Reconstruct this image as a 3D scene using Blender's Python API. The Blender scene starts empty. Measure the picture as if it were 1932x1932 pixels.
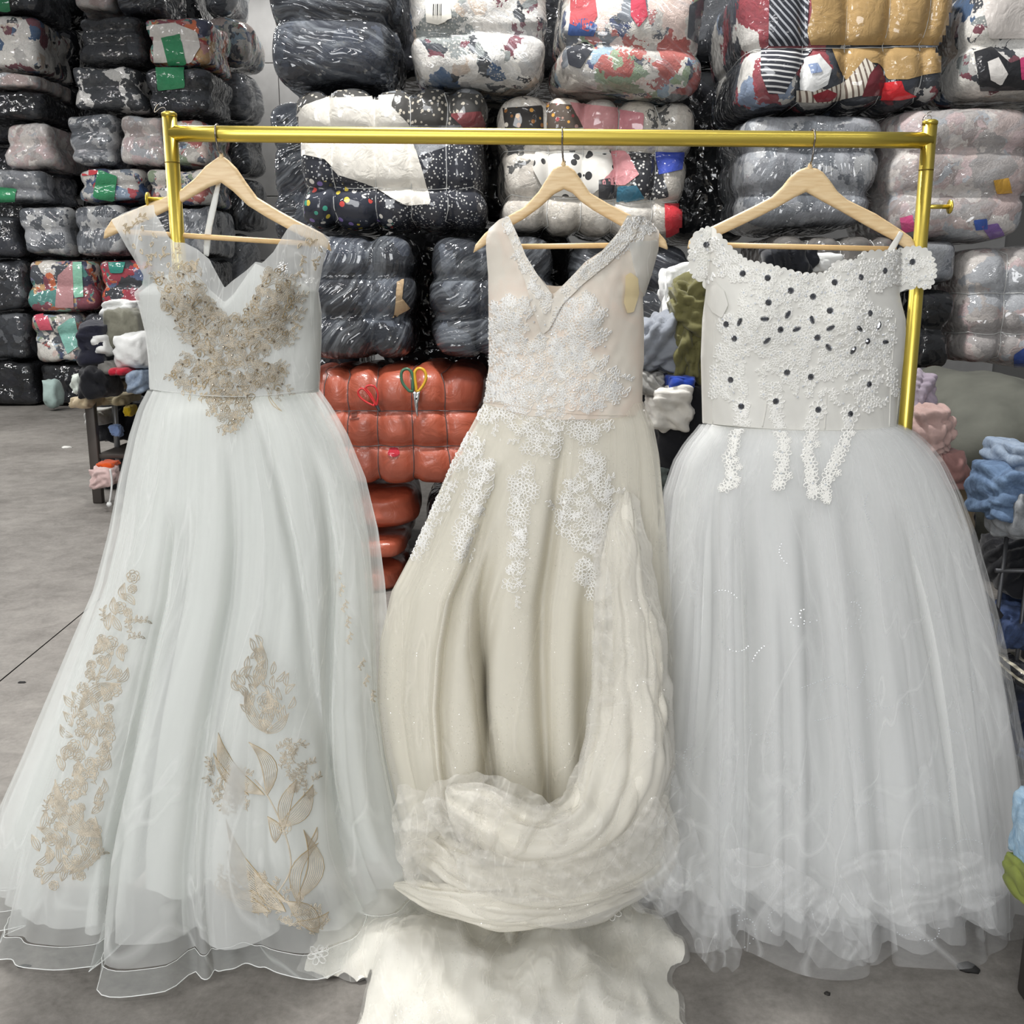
import bpy, bmesh, math, random
import numpy as np
from mathutils import Vector, Matrix
from mathutils.bvhtree import BVHTree

SC = bpy.context.scene
COL = SC.collection
PI = math.pi

# ---------------------------------------------------------------- camera
FPX, CX, CY = 1900.0, 966.0, 966.0          # focal length / centre in pixels of a 1932 frame
PITCH = math.radians(12.1)
CAMZ = 1.29
cam = bpy.data.cameras.new('camera'); cam.sensor_width = 36.0; cam.lens = 36.0 * FPX / 1932.0
cam.clip_start = 0.05; cam.clip_end = 100
camo = bpy.data.objects.new('camera', cam); COL.objects.link(camo)
camo.location = (0, 0, CAMZ); camo.rotation_euler = (PI / 2 - PITCH, 0, 0)
SC.camera = camo

# ---------------------------------------------------------------- world, lamps, exposure
SC.view_settings.view_transform = 'Standard'; SC.view_settings.look = 'None'
SC.view_settings.gamma = 1.0; SC.view_settings.use_curve_mapping = False
SC.view_settings.exposure = 0.38
SC.cycles.transparent_max_bounces = 28
SC.cycles.max_bounces = 8; SC.cycles.diffuse_bounces = 6; SC.cycles.glossy_bounces = 2; SC.cycles.transmission_bounces = 4
SC.cycles.use_adaptive_sampling = True; SC.cycles.adaptive_threshold = 0.04
SC.cycles.caustics_reflective = False; SC.cycles.caustics_refractive = False
w = bpy.data.worlds.new('warehouse_air'); SC.world = w; w.use_nodes = True
w.node_tree.nodes['Background'].inputs['Color'].default_value = (0.95, 0.97, 1.0, 1)
w.node_tree.nodes['Background'].inputs['Strength'].default_value = 0.15

def lamp(name, loc, size, power, target, color=(1, 0.985, 0.96)):
    l = bpy.data.lights.new(name, 'AREA'); l.shape = 'RECTANGLE'; l.size, l.size_y = size
    l.energy = power; l.color = color
    o = bpy.data.objects.new(name, l); COL.objects.link(o); o.location = loc
    d = Vector(target) - Vector(loc)
    o.rotation_euler = d.to_track_quat('-Z', 'Y').to_euler()
    return o
# rows of ceiling tubes over the aisle, a high bay lamp behind the rack, an added fill light far behind the camera
for i, (x, y, pw) in enumerate([(-3.6, -4.5, 46), (-0.8, -4.5, 46), (2.2, -4.5, 14), (-3.6, -1.5, 50), (-0.8, -1.2, 40), (2.2, -1.5, 8), (-3.8, 1.6, 46), (1.2, 1.0, 8),
                                (-4.4, 4.6, 55), (-8.0, 7.6, 70), (-5.6, 7.6, 70), (-3.4, 7.6, 70), (-6.6, 9.6, 60)]):
    lamp('overhead_strip_light', (x, y, 4.6), (1.5, 0.09), pw, (x, y, 0))
lamp('high_bay_lamp', (-0.2, 3.3, 4.4), (0.35, 0.35), 140, (-0.3, 2.6, 0.0))
lamp('overhead_strip_light', (-3.4, 14.2, 5.5), (2.0, 0.1), 26, (-3.4, 14.9, 0))  # extra light added above the view to brighten the back wall
lamp('front_fill_light', (-2.8, -7.5, 2.2), (4.5, 3.0), 305, (-0.3, 2.1, 1.0), (0.97, 0.985, 1))  # added soft fill that brightens the dress fronts; no real opening there

# ---------------------------------------------------------------- pixel -> world
CP, SP = math.cos(PITCH), math.sin(PITCH)
def rays(px, py):
    px = np.asarray(px, float); py = np.asarray(py, float)
    a = (px - CX) / FPX; b = -(py - CY) / FPX
    return np.stack([a, CP + SP * b, -SP + CP * b], -1)
def P(px, py, Y):                            # point of that pixel on the upright plane y = Y
    d = rays(px, py); t = np.asarray(Y, float) / d[..., 1]
    return d * t[..., None] + np.array([0, 0, CAMZ])
def F(px, py, z=0.0):                        # point of that pixel on the floor
    d = rays(px, py); t = (z - CAMZ) / d[..., 2]
    return d * np.asarray(t)[..., None] + np.array([0, 0, CAMZ])
def V(px, py, Y): return Vector(P(px, py, Y))

# ---------------------------------------------------------------- materials
def srgb(c):
    if isinstance(c, str): c = tuple(int(c[i:i + 2], 16) for i in (0, 2, 4))
    return tuple(((v / 255) / 12.92 if v / 255 <= 0.04045 else ((v / 255 + 0.055) / 1.055) ** 2.4) for v in c) + (1,)
class N:
    def __init__(s, name):
        s.m = bpy.data.materials.new(name); s.m.use_nodes = True; s.t = s.m.node_tree; s.t.nodes.clear()
        s.out = s.t.nodes.new('ShaderNodeOutputMaterial')
    def n(s, kind, props=None, **ins):
        k = s.t.nodes.new('ShaderNode' + kind)
        for a, b in (props or {}).items(): setattr(k, a, b)
        for a, b in ins.items():
            sock = k.inputs[int(a[1:])] if a[0] == 'i' and a[1:].isdigit() else k.inputs[a.replace('_', ' ')]
            if isinstance(b, bpy.types.NodeSocket): s.t.links.new(b, sock)
            else: sock.default_value = b
        return k
    def surf(s, sock): s.t.links.new(sock, s.out.inputs['Surface']); return s.m
def ramp(N_, fac, stops, mode='CONSTANT'):
    r = N_.n('ValToRGB'); N_.t.links.new(fac, r.inputs['Fac']); cr = r.color_ramp; cr.interpolation = mode
    while len(cr.elements) < len(stops): cr.elements.new(0.5)
    for e, (p, c) in zip(cr.elements, stops): e.position = p; e.color = c
    return r.outputs['Color']
def math_(N_, op, a, b, c=None):
    k = N_.n('Math', {'operation': op}, i0=a, i1=b)
    if c is not None: k.inputs[2].default_value = c
    return k.outputs[0]

def plain(name, col, rough=0.6, metal=0.0, bump=0.0, bscale=40, spec=0.5, var=0.0, coat=0.0, sheen=0.0):
    q = N(name); tc = q.n('TexCoord').outputs['Object']
    p = q.n('BsdfPrincipled', Roughness=rough, Metallic=metal)
    p.inputs['Base Color'].default_value = srgb(col); p.inputs['Specular IOR Level'].default_value = spec
    p.inputs['Coat Weight'].default_value = coat; p.inputs['Coat Roughness'].default_value = 0.12
    p.inputs['Sheen Weight'].default_value = sheen
    nz = q.n('TexNoise', Vector=tc, Scale=bscale, Detail=4.0)
    if var:
        c = srgb(col); c2 = tuple(v * (1 - var) for v in c[:3]) + (1,)
        q.t.links.new(ramp(q, nz.outputs['Fac'], [(0.3, c2), (0.7, c)], 'LINEAR'), p.inputs['Base Color'])
    if bump:
        b = q.n('Bump', Strength=bump, Distance=0.01, Height=nz.outputs['Fac']); q.t.links.new(b.outputs[0], p.inputs['Normal'])
    return q.surf(p.outputs[0])

def concrete():
    q = N('grey_concrete'); tc = q.n('TexCoord').outputs['Object']
    big = q.n('TexNoise', Vector=tc, Scale=0.9, Detail=6.0, Roughness=0.65)
    fine = q.n('TexNoise', Vector=tc, Scale=60.0, Detail=5.0, Roughness=0.7)
    mid = q.n('TexNoise', Vector=tc, Scale=9.0, Detail=6.0, Roughness=0.7, Distortion=0.6)
    s = math_(q, 'ADD', math_(q, 'MULTIPLY', big.outputs['Fac'], 0.5), math_(q, 'MULTIPLY', mid.outputs['Fac'], 0.4))
    s = math_(q, 'ADD', s, math_(q, 'MULTIPLY', fine.outputs['Fac'], 0.25))
    c = ramp(q, s, [(0.38, srgb('4f4b47')), (0.52, srgb('6f6b66')), (0.6, srgb('7d7974')), (0.74, srgb('928e88'))], 'LINEAR')
    p = q.n('BsdfPrincipled', Roughness=0.72); q.t.links.new(c, p.inputs['Base Color'])
    b = q.n('Bump', Strength=0.35, Distance=0.004, Height=s); q.t.links.new(b.outputs[0], p.inputs['Normal'])
    return q.surf(p.outputs[0])

def tulle(name, col, alpha, streak=0.35, uscale=70, glitter=0.0, transl=0.32):
    """thin net: part of it is holes, bunched threads along the folds are denser"""
    q = N(name); uv = q.n('UVMap', {'uv_map': 'uv'}).outputs[0]
    mp = q.n('Mapping', Vector=uv, Scale=(uscale, 2.2, 1))
    n1 = q.n('TexNoise', Vector=mp.outputs[0], Scale=1.0, Detail=1.5, Roughness=0.6)
    mp2 = q.n('Mapping', Vector=uv, Scale=(uscale * 0.32, 1.6, 1), Location=(3, 1, 0))
    n2 = q.n('TexNoise', Vector=mp2.outputs[0], Scale=1.0, Detail=2.0, Roughness=0.6, Distortion=1.2)
    rdg = math_(q, 'ABSOLUTE', math_(q, 'SUBTRACT', n2.outputs['Fac'], 0.5), 0.0)
    line = q.n('MapRange', i0=rdg, i1=0.0, i2=0.022, i3=1.0, i4=0.0).outputs[0]
    a = math_(q, 'ADD', math_(q, 'MULTIPLY', math_(q, 'SUBTRACT', n1.outputs['Fac'], 0.5), streak * 2), alpha)
    a = math_(q, 'ADD', a, math_(q, 'MULTIPLY', line, 0.2))
    cl = q.n('Clamp', Value=a, Min=0.03, Max=0.96).outputs[0]
    d = q.n('BsdfDiffuse', Color=srgb(col)); tr = q.n('BsdfTranslucent', Color=srgb(col))
    m = q.n('MixShader', Fac=transl, i1=d.outputs[0], i2=tr.outputs[0]).outputs[0]
    if glitter:
        tc = q.n('TexCoord').outputs['Object']
        vo = q.n('TexVoronoi', Vector=tc, Scale=190.0)
        dots = math_(q, 'LESS_THAN', vo.outputs['Distance'], 0.17)
        big = q.n('TexNoise', Vector=tc, Scale=9.0, Detail=2.0)
        sel = math_(q, 'MULTIPLY', dots, math_(q, 'GREATER_THAN', big.outputs['Fac'], 0.5))
        gnv = q.n('TexWhiteNoise', Vector=vo.outputs['Position']).outputs['Color']
        nm = q.n('VectorMath', {'operation': 'ADD'}, i0=q.n('NewGeometry').outputs['Normal'],
                 i1=q.n('VectorMath', {'operation': 'SUBTRACT'}, i0=gnv, i1=(0.5, 0.5, 0.5)).outputs[0])
        nn = q.n('VectorMath', {'operation': 'NORMALIZE'}, i0=nm.outputs[0])
        g = q.n('BsdfGlossy', Color=(0.95, 0.95, 0.95, 1), Roughness=0.25, Normal=nn.outputs[0]).outputs[0]
        m = q.n('MixShader', Fac=math_(q, 'MULTIPLY', sel, glitter), i1=m, i2=g).outputs[0]
    t = q.n('BsdfTransparent').outputs[0]
    q.m.use_transparent_shadow = True
    return q.surf(q.n('MixShader', Fac=cl, i1=t, i2=m).outputs[0])

def satin(name, col, rough=0.55, glitter=0.0, var='', bump=0.15):
    q = N(name); tc = q.n('TexCoord').outputs['Object']
    p = q.n('BsdfPrincipled', Roughness=rough); p.inputs['Base Color'].default_value = srgb(col)
    p.inputs['Sheen Weight'].default_value = 0.15; p.inputs['Specular IOR Level'].default_value = 0.3
    nz = q.n('TexNoise', Vector=tc, Scale=14.0, Detail=4.0, Distortion=0.8)
    if var:
        q.t.links.new(ramp(q, nz.outputs['Fac'], [(0.35, srgb(col)), (0.65, srgb(var))], 'LINEAR'), p.inputs['Base Color'])
    b = q.n('Bump', Strength=bump, Distance=0.01, Height=nz.outputs['Fac']); q.t.links.new(b.outputs[0], p.inputs['Normal'])
    sh = p.outputs[0]
    if glitter:
        vo = q.n('TexVoronoi', Vector=tc, Scale=210.0)
        dots = math_(q, 'LESS_THAN', vo.outputs['Distance'], 0.16)
        gnv = q.n('TexWhiteNoise', Vector=vo.outputs['Position']).outputs['Color']
        nm = q.n('VectorMath', {'operation': 'ADD'}, i0=q.n('NewGeometry').outputs['Normal'],
                 i1=q.n('VectorMath', {'operation': 'SUBTRACT'}, i0=gnv, i1=(0.5, 0.5, 0.5)).outputs[0])
        nn = q.n('VectorMath', {'operation': 'NORMALIZE'}, i0=nm.outputs[0])
        g = q.n('BsdfGlossy', Color=(0.95, 0.95, 0.95, 1), Roughness=0.25, Normal=nn.outputs[0]).outputs[0]
        sh = q.n('MixShader', Fac=math_(q, 'MULTIPLY', dots, glitter), i1=sh, i2=g).outputs[0]
    return q.surf(sh)

def bale_mat(name, pal, scale=4.0, film='bag', haze=0.06, fine=0.0, haze_col='aab0b6', fs_=1.0):
    """clothes of many colours pressed together under clear plastic (the gloss coat is the plastic)"""
    q = N(name); tc = q.n('TexCoord').outputs['Object']
    rnd = q.n('ObjectInfo').outputs['Random']
    off = q.n('CombineXYZ', i0=math_(q, 'MULTIPLY', rnd, 37.0), i1=math_(q, 'MULTIPLY', rnd, 11.0), i2=math_(q, 'MULTIPLY', rnd, 53.0))
    v0 = q.n('VectorMath', {'operation': 'ADD'}, i0=tc, i1=off.outputs[0]).outputs[0]
    nz = q.n('TexNoise', Vector=v0, Scale=scale * 1.1, Detail=5.0, Roughness=0.6)
    wob = q.n('VectorMath', {'operation': 'SCALE'}, i0=q.n('VectorMath', {'operation': 'SUBTRACT'}, i0=nz.outputs['Color'], i1=(0.5, 0.5, 0.5)).outputs[0])
    wob.inputs['Scale'].default_value = 1.5 / scale
    v1 = q.n('VectorMath', {'operation': 'ADD'}, i0=v0, i1=wob.outputs[0]).outputs[0]
    vo = q.n('TexVoronoi', Vector=v1, Scale=scale)
    sep = q.n('SeparateColor', Color=vo.outputs['Color'])
    n = len(pal)
    c = ramp(q, sep.outputs[0], [(i / n, srgb(k)) for i, k in enumerate(pal)])
    vb = q.n('TexVoronoi', Vector=v1, Scale=scale * 2.6); sb = q.n('SeparateColor', Color=vb.outputs['Color'])
    cb = ramp(q, sb.outputs[0], [(i / n, srgb(k)) for i, k in enumerate(pal[::-1])])
    c = q.n('MixRGB', Fac=math_(q, 'GREATER_THAN', sep.outputs[2], 0.6), Color1=c, Color2=cb).outputs[0]
    if fine:                                 # printed cloth: small speckle on some of the pieces
        v2 = q.n('TexVoronoi', Vector=v0, Scale=95.0)
        sp = math_(q, 'MULTIPLY', math_(q, 'LESS_THAN', v2.outputs['Distance'], 0.33), math_(q, 'GREATER_THAN', sep.outputs[1], 1 - fine))
        c = q.n('MixRGB', Fac=sp, Color1=c, Color2=srgb('d8d4cc')).outputs[0]
    # fold shade darkened into the cloth colour
    fz = q.n('TexNoise', Vector=v1, Scale=scale * 5, Detail=4.0, Distortion=1.5)
    c = q.n('MixRGB', {'blend_type': 'MULTIPLY'}, Fac=0.55, Color1=c, Color2=ramp(q, fz.outputs['Fac'], [(0.3, (0.45, 0.45, 0.45, 1)), (0.6, (1, 1, 1, 1))], 'LINEAR')).outputs[0]
    # plastic creases: small facets, long ones where the film is stretched
    if film == 'film':
        vr = q.n('VectorRotate', {'rotation_type': 'AXIS_ANGLE'}, Vector=v0, Axis=(0, 1, 0), Angle=math_(q, 'ADD', math_(q, 'MULTIPLY', rnd, 2.2), -0.6)).outputs[0]
        dz = q.n('TexNoise', Vector=vr, Scale=3.0, Detail=2.0)
        vr = q.n('VectorMath', {'operation': 'ADD'}, i0=vr, i1=q.n('VectorMath', {'operation': 'MULTIPLY'}, i0=dz.outputs['Color'], i1=(.2, .2, .2)).outputs[0]).outputs[0]
        mp = q.n('Mapping', Vector=vr, Scale=(9 * fs_, 12 * fs_, 52 * fs_)).outputs[0]
        f0 = q.n('TexNoise', Vector=q.n('Mapping', Vector=vr, Scale=(3, 4, 26)).outputs[0], Scale=1.6, Detail=3.0, Roughness=0.6)
        ds = 0.010 / fs_
        hz = q.n('MapRange', i0=f0.outputs['Fac'], i1=0.48, i2=0.75, i3=haze, i4=haze + 0.42).outputs[0]
    else:
        dz = q.n('TexNoise', Vector=v0, Scale=6.0, Detail=3.0)
        vr = q.n('VectorMath', {'operation': 'ADD'}, i0=v0, i1=q.n('VectorMath', {'operation': 'MULTIPLY'}, i0=dz.outputs['Color'], i1=(.12, .12, .12)).outputs[0]).outputs[0]
        mp = q.n('Mapping', Vector=vr, Scale=(17 * fs_, 17 * fs_, 22 * fs_)).outputs[0]
        ds = 0.015 / fs_
        hz = q.n('MapRange', i0=dz.outputs['Fac'], i1=0.5, i2=0.8, i3=haze, i4=haze + 0.06).outputs[0]
    vf = q.n('TexVoronoi', Vector=mp, Scale=1.0)
    hgt, st = math_(q, 'ADD', vf.outputs['Distance'], math_(q, 'MULTIPLY', dz.outputs['Fac'], 1.5)), 0.9
    c = q.n('MixRGB', Fac=hz, Color1=c, Color2=srgb(haze_col)).outputs[0]
    p = q.n('BsdfPrincipled', Roughness=0.85); q.t.links.new(c, p.inputs['Base Color'])
    p.inputs['Specular IOR Level'].default_value = 0.2
    p.inputs['Coat Weight'].default_value = 1.0; p.inputs['Coat Roughness'].default_value = 0.05; p.inputs['Coat IOR'].default_value = 1.6
    b = q.n('Bump', Strength=st, Distance=ds, Height=hgt); q.t.links.new(b.outputs[0], p.inputs['Coat Normal'])
    b2 = q.n('Bump', Strength=0.25, Distance=0.02, Height=fz.outputs['Fac']); q.t.links.new(b2.outputs[0], p.inputs['Normal'])
    return q.surf(p.outputs[0])

def wood():
    q = N('pale_beech_wood'); tc = q.n('TexCoord').outputs['Object']
    mp = q.n('Mapping', Vector=tc, Scale=(4, 4, 30)).outputs[0]
    nz = q.n('TexNoise', Vector=mp, Scale=6.0, Detail=4.0, Distortion=0.5)
    c = ramp(q, nz.outputs['Fac'], [(0.3, srgb('d9b888')), (0.7, srgb('ecd3a8'))], 'LINEAR')
    p = q.n('BsdfPrincipled', Roughness=0.42); q.t.links.new(c, p.inputs['Base Color'])
    return q.surf(p.outputs[0])

def denim(name, col, col2):
    q = N(name); tc = q.n('TexCoord').outputs['Object']
    w1 = q.n('TexNoise', Vector=tc, Scale=24.0, Detail=5.0, Roughness=0.7, Distortion=0.7)
    c = ramp(q, w1.outputs['Fac'], [(0.3, srgb(col)), (0.65, srgb(col2))], 'LINEAR')
    p = q.n('BsdfPrincipled', Roughness=0.9); q.t.links.new(c, p.inputs['Base Color'])
    b = q.n('Bump', Strength=0.5, Distance=0.01, Height=w1.outputs['Fac']); q.t.links.new(b.outputs[0], p.inputs['Normal'])
    return q.surf(p.outputs[0])

def striped(name, c1, c2, scale, axis=(0.6, 0, 1)):
    q = N(name); tc = q.n('TexCoord').outputs['Object']
    d = q.n('VectorMath', {'operation': 'DOT_PRODUCT'}, i0=tc, i1=axis).outputs['Value']
    nz = q.n('TexNoise', Vector=tc, Scale=5.0)
    s = math_(q, 'SINE', math_(q, 'ADD', math_(q, 'MULTIPLY', d, scale), math_(q, 'MULTIPLY', nz.outputs['Fac'], 7.0)), 0.0)
    c = q.n('MixRGB', Fac=math_(q, 'GREATER_THAN', s, 0.45), Color1=srgb(c1), Color2=srgb(c2)).outputs[0]
    p = q.n('BsdfPrincipled', Roughness=0.8); q.t.links.new(c, p.inputs['Base Color'])
    p.inputs['Coat Weight'].default_value = 1.0; p.inputs['Coat Roughness'].default_value = 0.08
    dz = q.n('TexNoise', Vector=tc, Scale=6.0, Detail=3.0)
    vr = q.n('VectorMath', {'operation': 'ADD'}, i0=tc, i1=q.n('VectorMath', {'operation': 'MULTIPLY'}, i0=dz.outputs['Color'], i1=(.12, .12, .12)).outputs[0]).outputs[0]
    vf = q.n('TexVoronoi', Vector=q.n('Mapping', Vector=vr, Scale=(15, 15, 20)).outputs[0], Scale=1.0)
    b = q.n('Bump', Strength=0.8, Distance=0.008, Height=math_(q, 'ADD', vf.outputs['Distance'], math_(q, 'MULTIPLY', dz.outputs['Fac'], 1.5))); q.t.links.new(b.outputs[0], p.inputs['Coat Normal'])
    return q.surf(p.outputs[0])

def dotted(name, c1, c2, scale, size, many=None):
    q = N(name); tc = q.n('TexCoord').outputs['Object']
    vo = q.n('TexVoronoi', Vector=tc, Scale=scale)
    c2s = srgb(c2)
    if many:
        sep = q.n('SeparateColor', Color=vo.outputs['Color'])
        c2s = ramp(q, sep.outputs[0], [(i / len(many), srgb(k)) for i, k in enumerate(many)])
    c = q.n('MixRGB', Fac=math_(q, 'LESS_THAN', vo.outputs['Distance'], size), Color1=srgb(c1), Color2=c2s).outputs[0]
    p = q.n('BsdfPrincipled', Roughness=0.8); q.t.links.new(c, p.inputs['Base Color'])
    p.inputs['Coat Weight'].default_value = 1.0; p.inputs['Coat Roughness'].default_value = 0.08
    dz = q.n('TexNoise', Vector=tc, Scale=6.0, Detail=3.0)
    vr = q.n('VectorMath', {'operation': 'ADD'}, i0=tc, i1=q.n('VectorMath', {'operation': 'MULTIPLY'}, i0=dz.outputs['Color'], i1=(.12, .12, .12)).outputs[0]).outputs[0]
    vf = q.n('TexVoronoi', Vector=q.n('Mapping', Vector=vr, Scale=(15, 15, 20)).outputs[0], Scale=1.0)
    b = q.n('Bump', Strength=0.8, Distance=0.008, Height=math_(q, 'ADD', vf.outputs['Distance'], math_(q, 'MULTIPLY', dz.outputs['Fac'], 1.5))); q.t.links.new(b.outputs[0], p.inputs['Coat Normal'])
    return q.surf(p.outputs[0])

def wrapped(name, col, var=0.25, film=0.5):        # one plain garment under plastic
    q = N(name); tc = q.n('TexCoord').outputs['Object']
    fz = q.n('TexNoise', Vector=tc, Scale=18.0, Detail=4.0, Distortion=1.2)
    c0 = srgb(col); c1 = tuple(v * (1 - var) for v in c0[:3]) + (1,)
    c = ramp(q, fz.outputs['Fac'], [(0.3, c1), (0.6, c0)], 'LINEAR')
    p = q.n('BsdfPrincipled', Roughness=0.8); q.t.links.new(c, p.inputs['Base Color'])
    p.inputs['Coat Weight'].default_value = 1.0; p.inputs['Coat Roughness'].default_value = 0.09
    dz = q.n('TexNoise', Vector=tc, Scale=6.0, Detail=3.0)
    vr = q.n('VectorMath', {'operation': 'ADD'}, i0=tc, i1=q.n('VectorMath', {'operation': 'MULTIPLY'}, i0=dz.outputs['Color'], i1=(.12, .12, .12)).outputs[0]).outputs[0]
    vf = q.n('TexVoronoi', Vector=q.n('Mapping', Vector=vr, Scale=(15, 15, 20)).outputs[0], Scale=1.0)
    b = q.n('Bump', Strength=0.8, Distance=0.008, Height=math_(q, 'ADD', vf.outputs['Distance'], math_(q, 'MULTIPLY', dz.outputs['Fac'], 1.5))); q.t.links.new(b.outputs[0], p.inputs['Coat Normal'])
    b2 = q.n('Bump', Strength=0.35, Distance=0.02, Height=fz.outputs['Fac']); q.t.links.new(b2.outputs[0], p.inputs['Normal'])
    return q.surf(p.outputs[0])

# ---------------------------------------------------------------- mesh helpers
def mesh(name, verts, faces, mat, smooth=True, uv=None):
    me = bpy.data.meshes.new(name)
    me.from_pydata([tuple(v) for v in verts], [], [tuple(int(i) for i in f) for f in faces])
    if mat is not None: me.materials.append(mat)
    if smooth: me.polygons.foreach_set('use_smooth', [True] * len(me.polygons))
    if uv is not None:
        l = me.uv_layers.new(name='uv'); idx = np.zeros(len(me.loops), int); me.loops.foreach_get('vertex_index', idx)
        l.data.foreach_set('uv', np.asarray(uv, float)[idx].ravel())
    me.update()
    return me
def link(name, me, parent=None, loc=None):
    o = bpy.data.objects.new(name, me); COL.objects.link(o)
    if parent is not None: o.parent = parent
    if loc is not None: o.location = loc
    return o
def tag(o, label=None, cat=None, group=None, kind=None):
    for k, v in (('label', label), ('category', cat), ('group', group), ('kind', kind)):
        if v: o[k] = v
    return o
def thing(name, loc, label, cat, group=None):
    o = bpy.data.objects.new(name, None); COL.objects.link(o); o.location = loc; o.empty_display_size = 0.05
    return tag(o, label, cat, group)
ORIGIN = {}
def base_of(parent):
    v = np.zeros(3)
    while parent is not None: v = v + np.array(parent.location); parent = parent.parent
    return v
def part(name, verts, faces, mat, parent=None, smooth=True, uv=None, kind=None):
    """verts in world metres; stored relative to the parent"""
    v = np.asarray(verts, float)
    if parent is None:
        b = np.array([(v[:, 0].min() + v[:, 0].max()) / 2, (v[:, 1].min() + v[:, 1].max()) / 2, v[:, 2].min()])
        o = link(name, mesh(name, v - b, faces, mat, smooth, uv)); o.location = b
    else:
        o = link(name, mesh(name, v - base_of(parent), faces, mat, smooth, uv), parent)
    if kind: o['kind'] = kind
    return o
def join(*ms):
    vs, fs, k = [], [], 0
    for v, f in ms:
        vs.append(np.asarray(v, float)); fs += [tuple(i + k for i in q) for q in f]; k += len(v)
    return np.concatenate(vs), fs
def box(c, s, rot=None):
    v = np.array([[x, y, z] for x in (-.5, .5) for y in (-.5, .5) for z in (-.5, .5)]) * np.array(s)
    if rot is not None: v = v @ np.array(rot.to_matrix()).T
    return v + np.array(c), [(0, 1, 3, 2), (4, 6, 7, 5), (0, 4, 5, 1), (2, 3, 7, 6), (0, 2, 6, 4), (1, 5, 7, 3)]
def bbox_bevel(c, s, r=0.008):
    bm = bmesh.new(); bmesh.ops.create_cube(bm, size=1); bmesh.ops.scale(bm, vec=s, verts=bm.verts)
    bmesh.ops.bevel(bm, geom=bm.edges[:], offset=r, segments=2, affect='EDGES', profile=0.5)
    v = np.array([x.co[:] for x in bm.verts]) + np.array(c); f = [tuple(x.index for x in q.verts) for q in bm.faces]; bm.free()
    return v, f
def tube(pts, r, sides=8, closed=False, caps=True):
    pts = np.asarray(pts, float); n = len(pts); r = np.broadcast_to(np.asarray(r, float), (n,))
    if closed: t = np.roll(pts, -1, 0) - np.roll(pts, 1, 0)
    else: t = np.gradient(pts, axis=0)
    t /= np.linalg.norm(t, axis=1)[:, None] + 1e-12
    up = np.array([0, 0, 1.0]) if abs(t[0][2]) < 0.9 else np.array([1.0, 0, 0])
    a = np.cross(t[0], up); a /= np.linalg.norm(a); vs = []
    for i in range(n):
        a = a - t[i] * a.dot(t[i]); a /= np.linalg.norm(a) + 1e-12; b = np.cross(t[i], a)
        for k in range(sides):
            g = 2 * PI * k / sides; vs.append(pts[i] + r[i] * (a * math.cos(g) + b * math.sin(g)))
    fs = []
    for i in range(n if closed else n - 1):
        j = (i + 1) % n
        for k in range(sides):
            l = (k + 1) % sides; fs.append((i * sides + k, i * sides + l, j * sides + l, j * sides + k))
    if caps and not closed: fs += [tuple(range(sides))[::-1], tuple((n - 1) * sides + k for k in range(sides))]
    return np.array(vs), fs
def smooth_path(pts, n=40):
    pts = np.asarray(pts, float); m = len(pts); out = []
    for s in np.linspace(0, m - 1, n):
        i = min(int(s), m - 2); u = s - i
        p0, p1, p2, p3 = pts[max(i - 1, 0)], pts[i], pts[i + 1], pts[min(i + 2, m - 1)]
        out.append(0.5 * ((2 * p1) + (-p0 + p2) * u + (2 * p0 - 5 * p1 + 4 * p2 - p3) * u * u + (-p0 + 3 * p1 - 3 * p2 + p3) * u ** 3))
    return np.array(out)
def inside(poly, x, y):
    poly = np.asarray(poly, float); r = np.zeros(np.shape(x), bool); j = len(poly) - 1
    for i in range(len(poly)):
        xi, yi = poly[i]; xj, yj = poly[j]
        c = ((yi > y) != (yj > y)) & (x < (xj - xi) * (y - yi) / (yj - yi + 1e-12) + xi); r ^= c; j = i
    return r
def edge_near(poly, x, y):
    """distance to the outline and the nearest point of it"""
    poly = np.asarray(poly, float); best = np.full(np.shape(x), 1e9); bx = np.array(x, float); by = np.array(y, float); m = len(poly)
    for i in range(m):
        a, b = poly[i], poly[(i + 1) % m]; d = b - a; L = d.dot(d) + 1e-12
        t = np.clip(((x - a[0]) * d[0] + (y - a[1]) * d[1]) / L, 0, 1); qx = a[0] + t * d[0]; qy = a[1] + t * d[1]
        e = np.hypot(x - qx, y - qy); k = e < best; best[k] = e[k]; bx[k] = qx[k]; by[k] = qy[k]
    return best, bx, by
def fill2d(poly, step):
    """quads that fill a 2D outline, rim snapped to the outline"""
    poly = np.asarray(poly, float); x0, y0 = poly.min(0) - step; x1, y1 = poly.max(0) + step
    xs = np.arange(x0, x1 + step, step); ys = np.arange(y0, y1 + step, step)
    cxx, cyy = np.meshgrid((xs[:-1] + xs[1:]) / 2, (ys[:-1] + ys[1:]) / 2)
    k = inside(poly, cxx, cyy); nx, ny = len(xs), len(ys)
    cnt = np.zeros((ny, nx), int)
    for dy in (0, 1):
        for dx in (0, 1): cnt[dy:dy + ny - 1, dx:dx + nx - 1] += k
    ids = -np.ones((ny, nx), int); use = cnt > 0; ids[use] = np.arange(use.sum())
    gx, gy = np.meshgrid(xs, ys); X, Y = gx[use], gy[use]; rim = cnt[use] < 4
    d, bx, by = edge_near(poly, X, Y)
    X = np.where(rim, bx, X); Y = np.where(rim, by, Y); d = np.where(rim, 0, d)
    fs = [(ids[j, i], ids[j, i + 1], ids[j + 1, i + 1], ids[j + 1, i]) for j, i in zip(*np.nonzero(k))]
    return X, Y, d, fs
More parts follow.
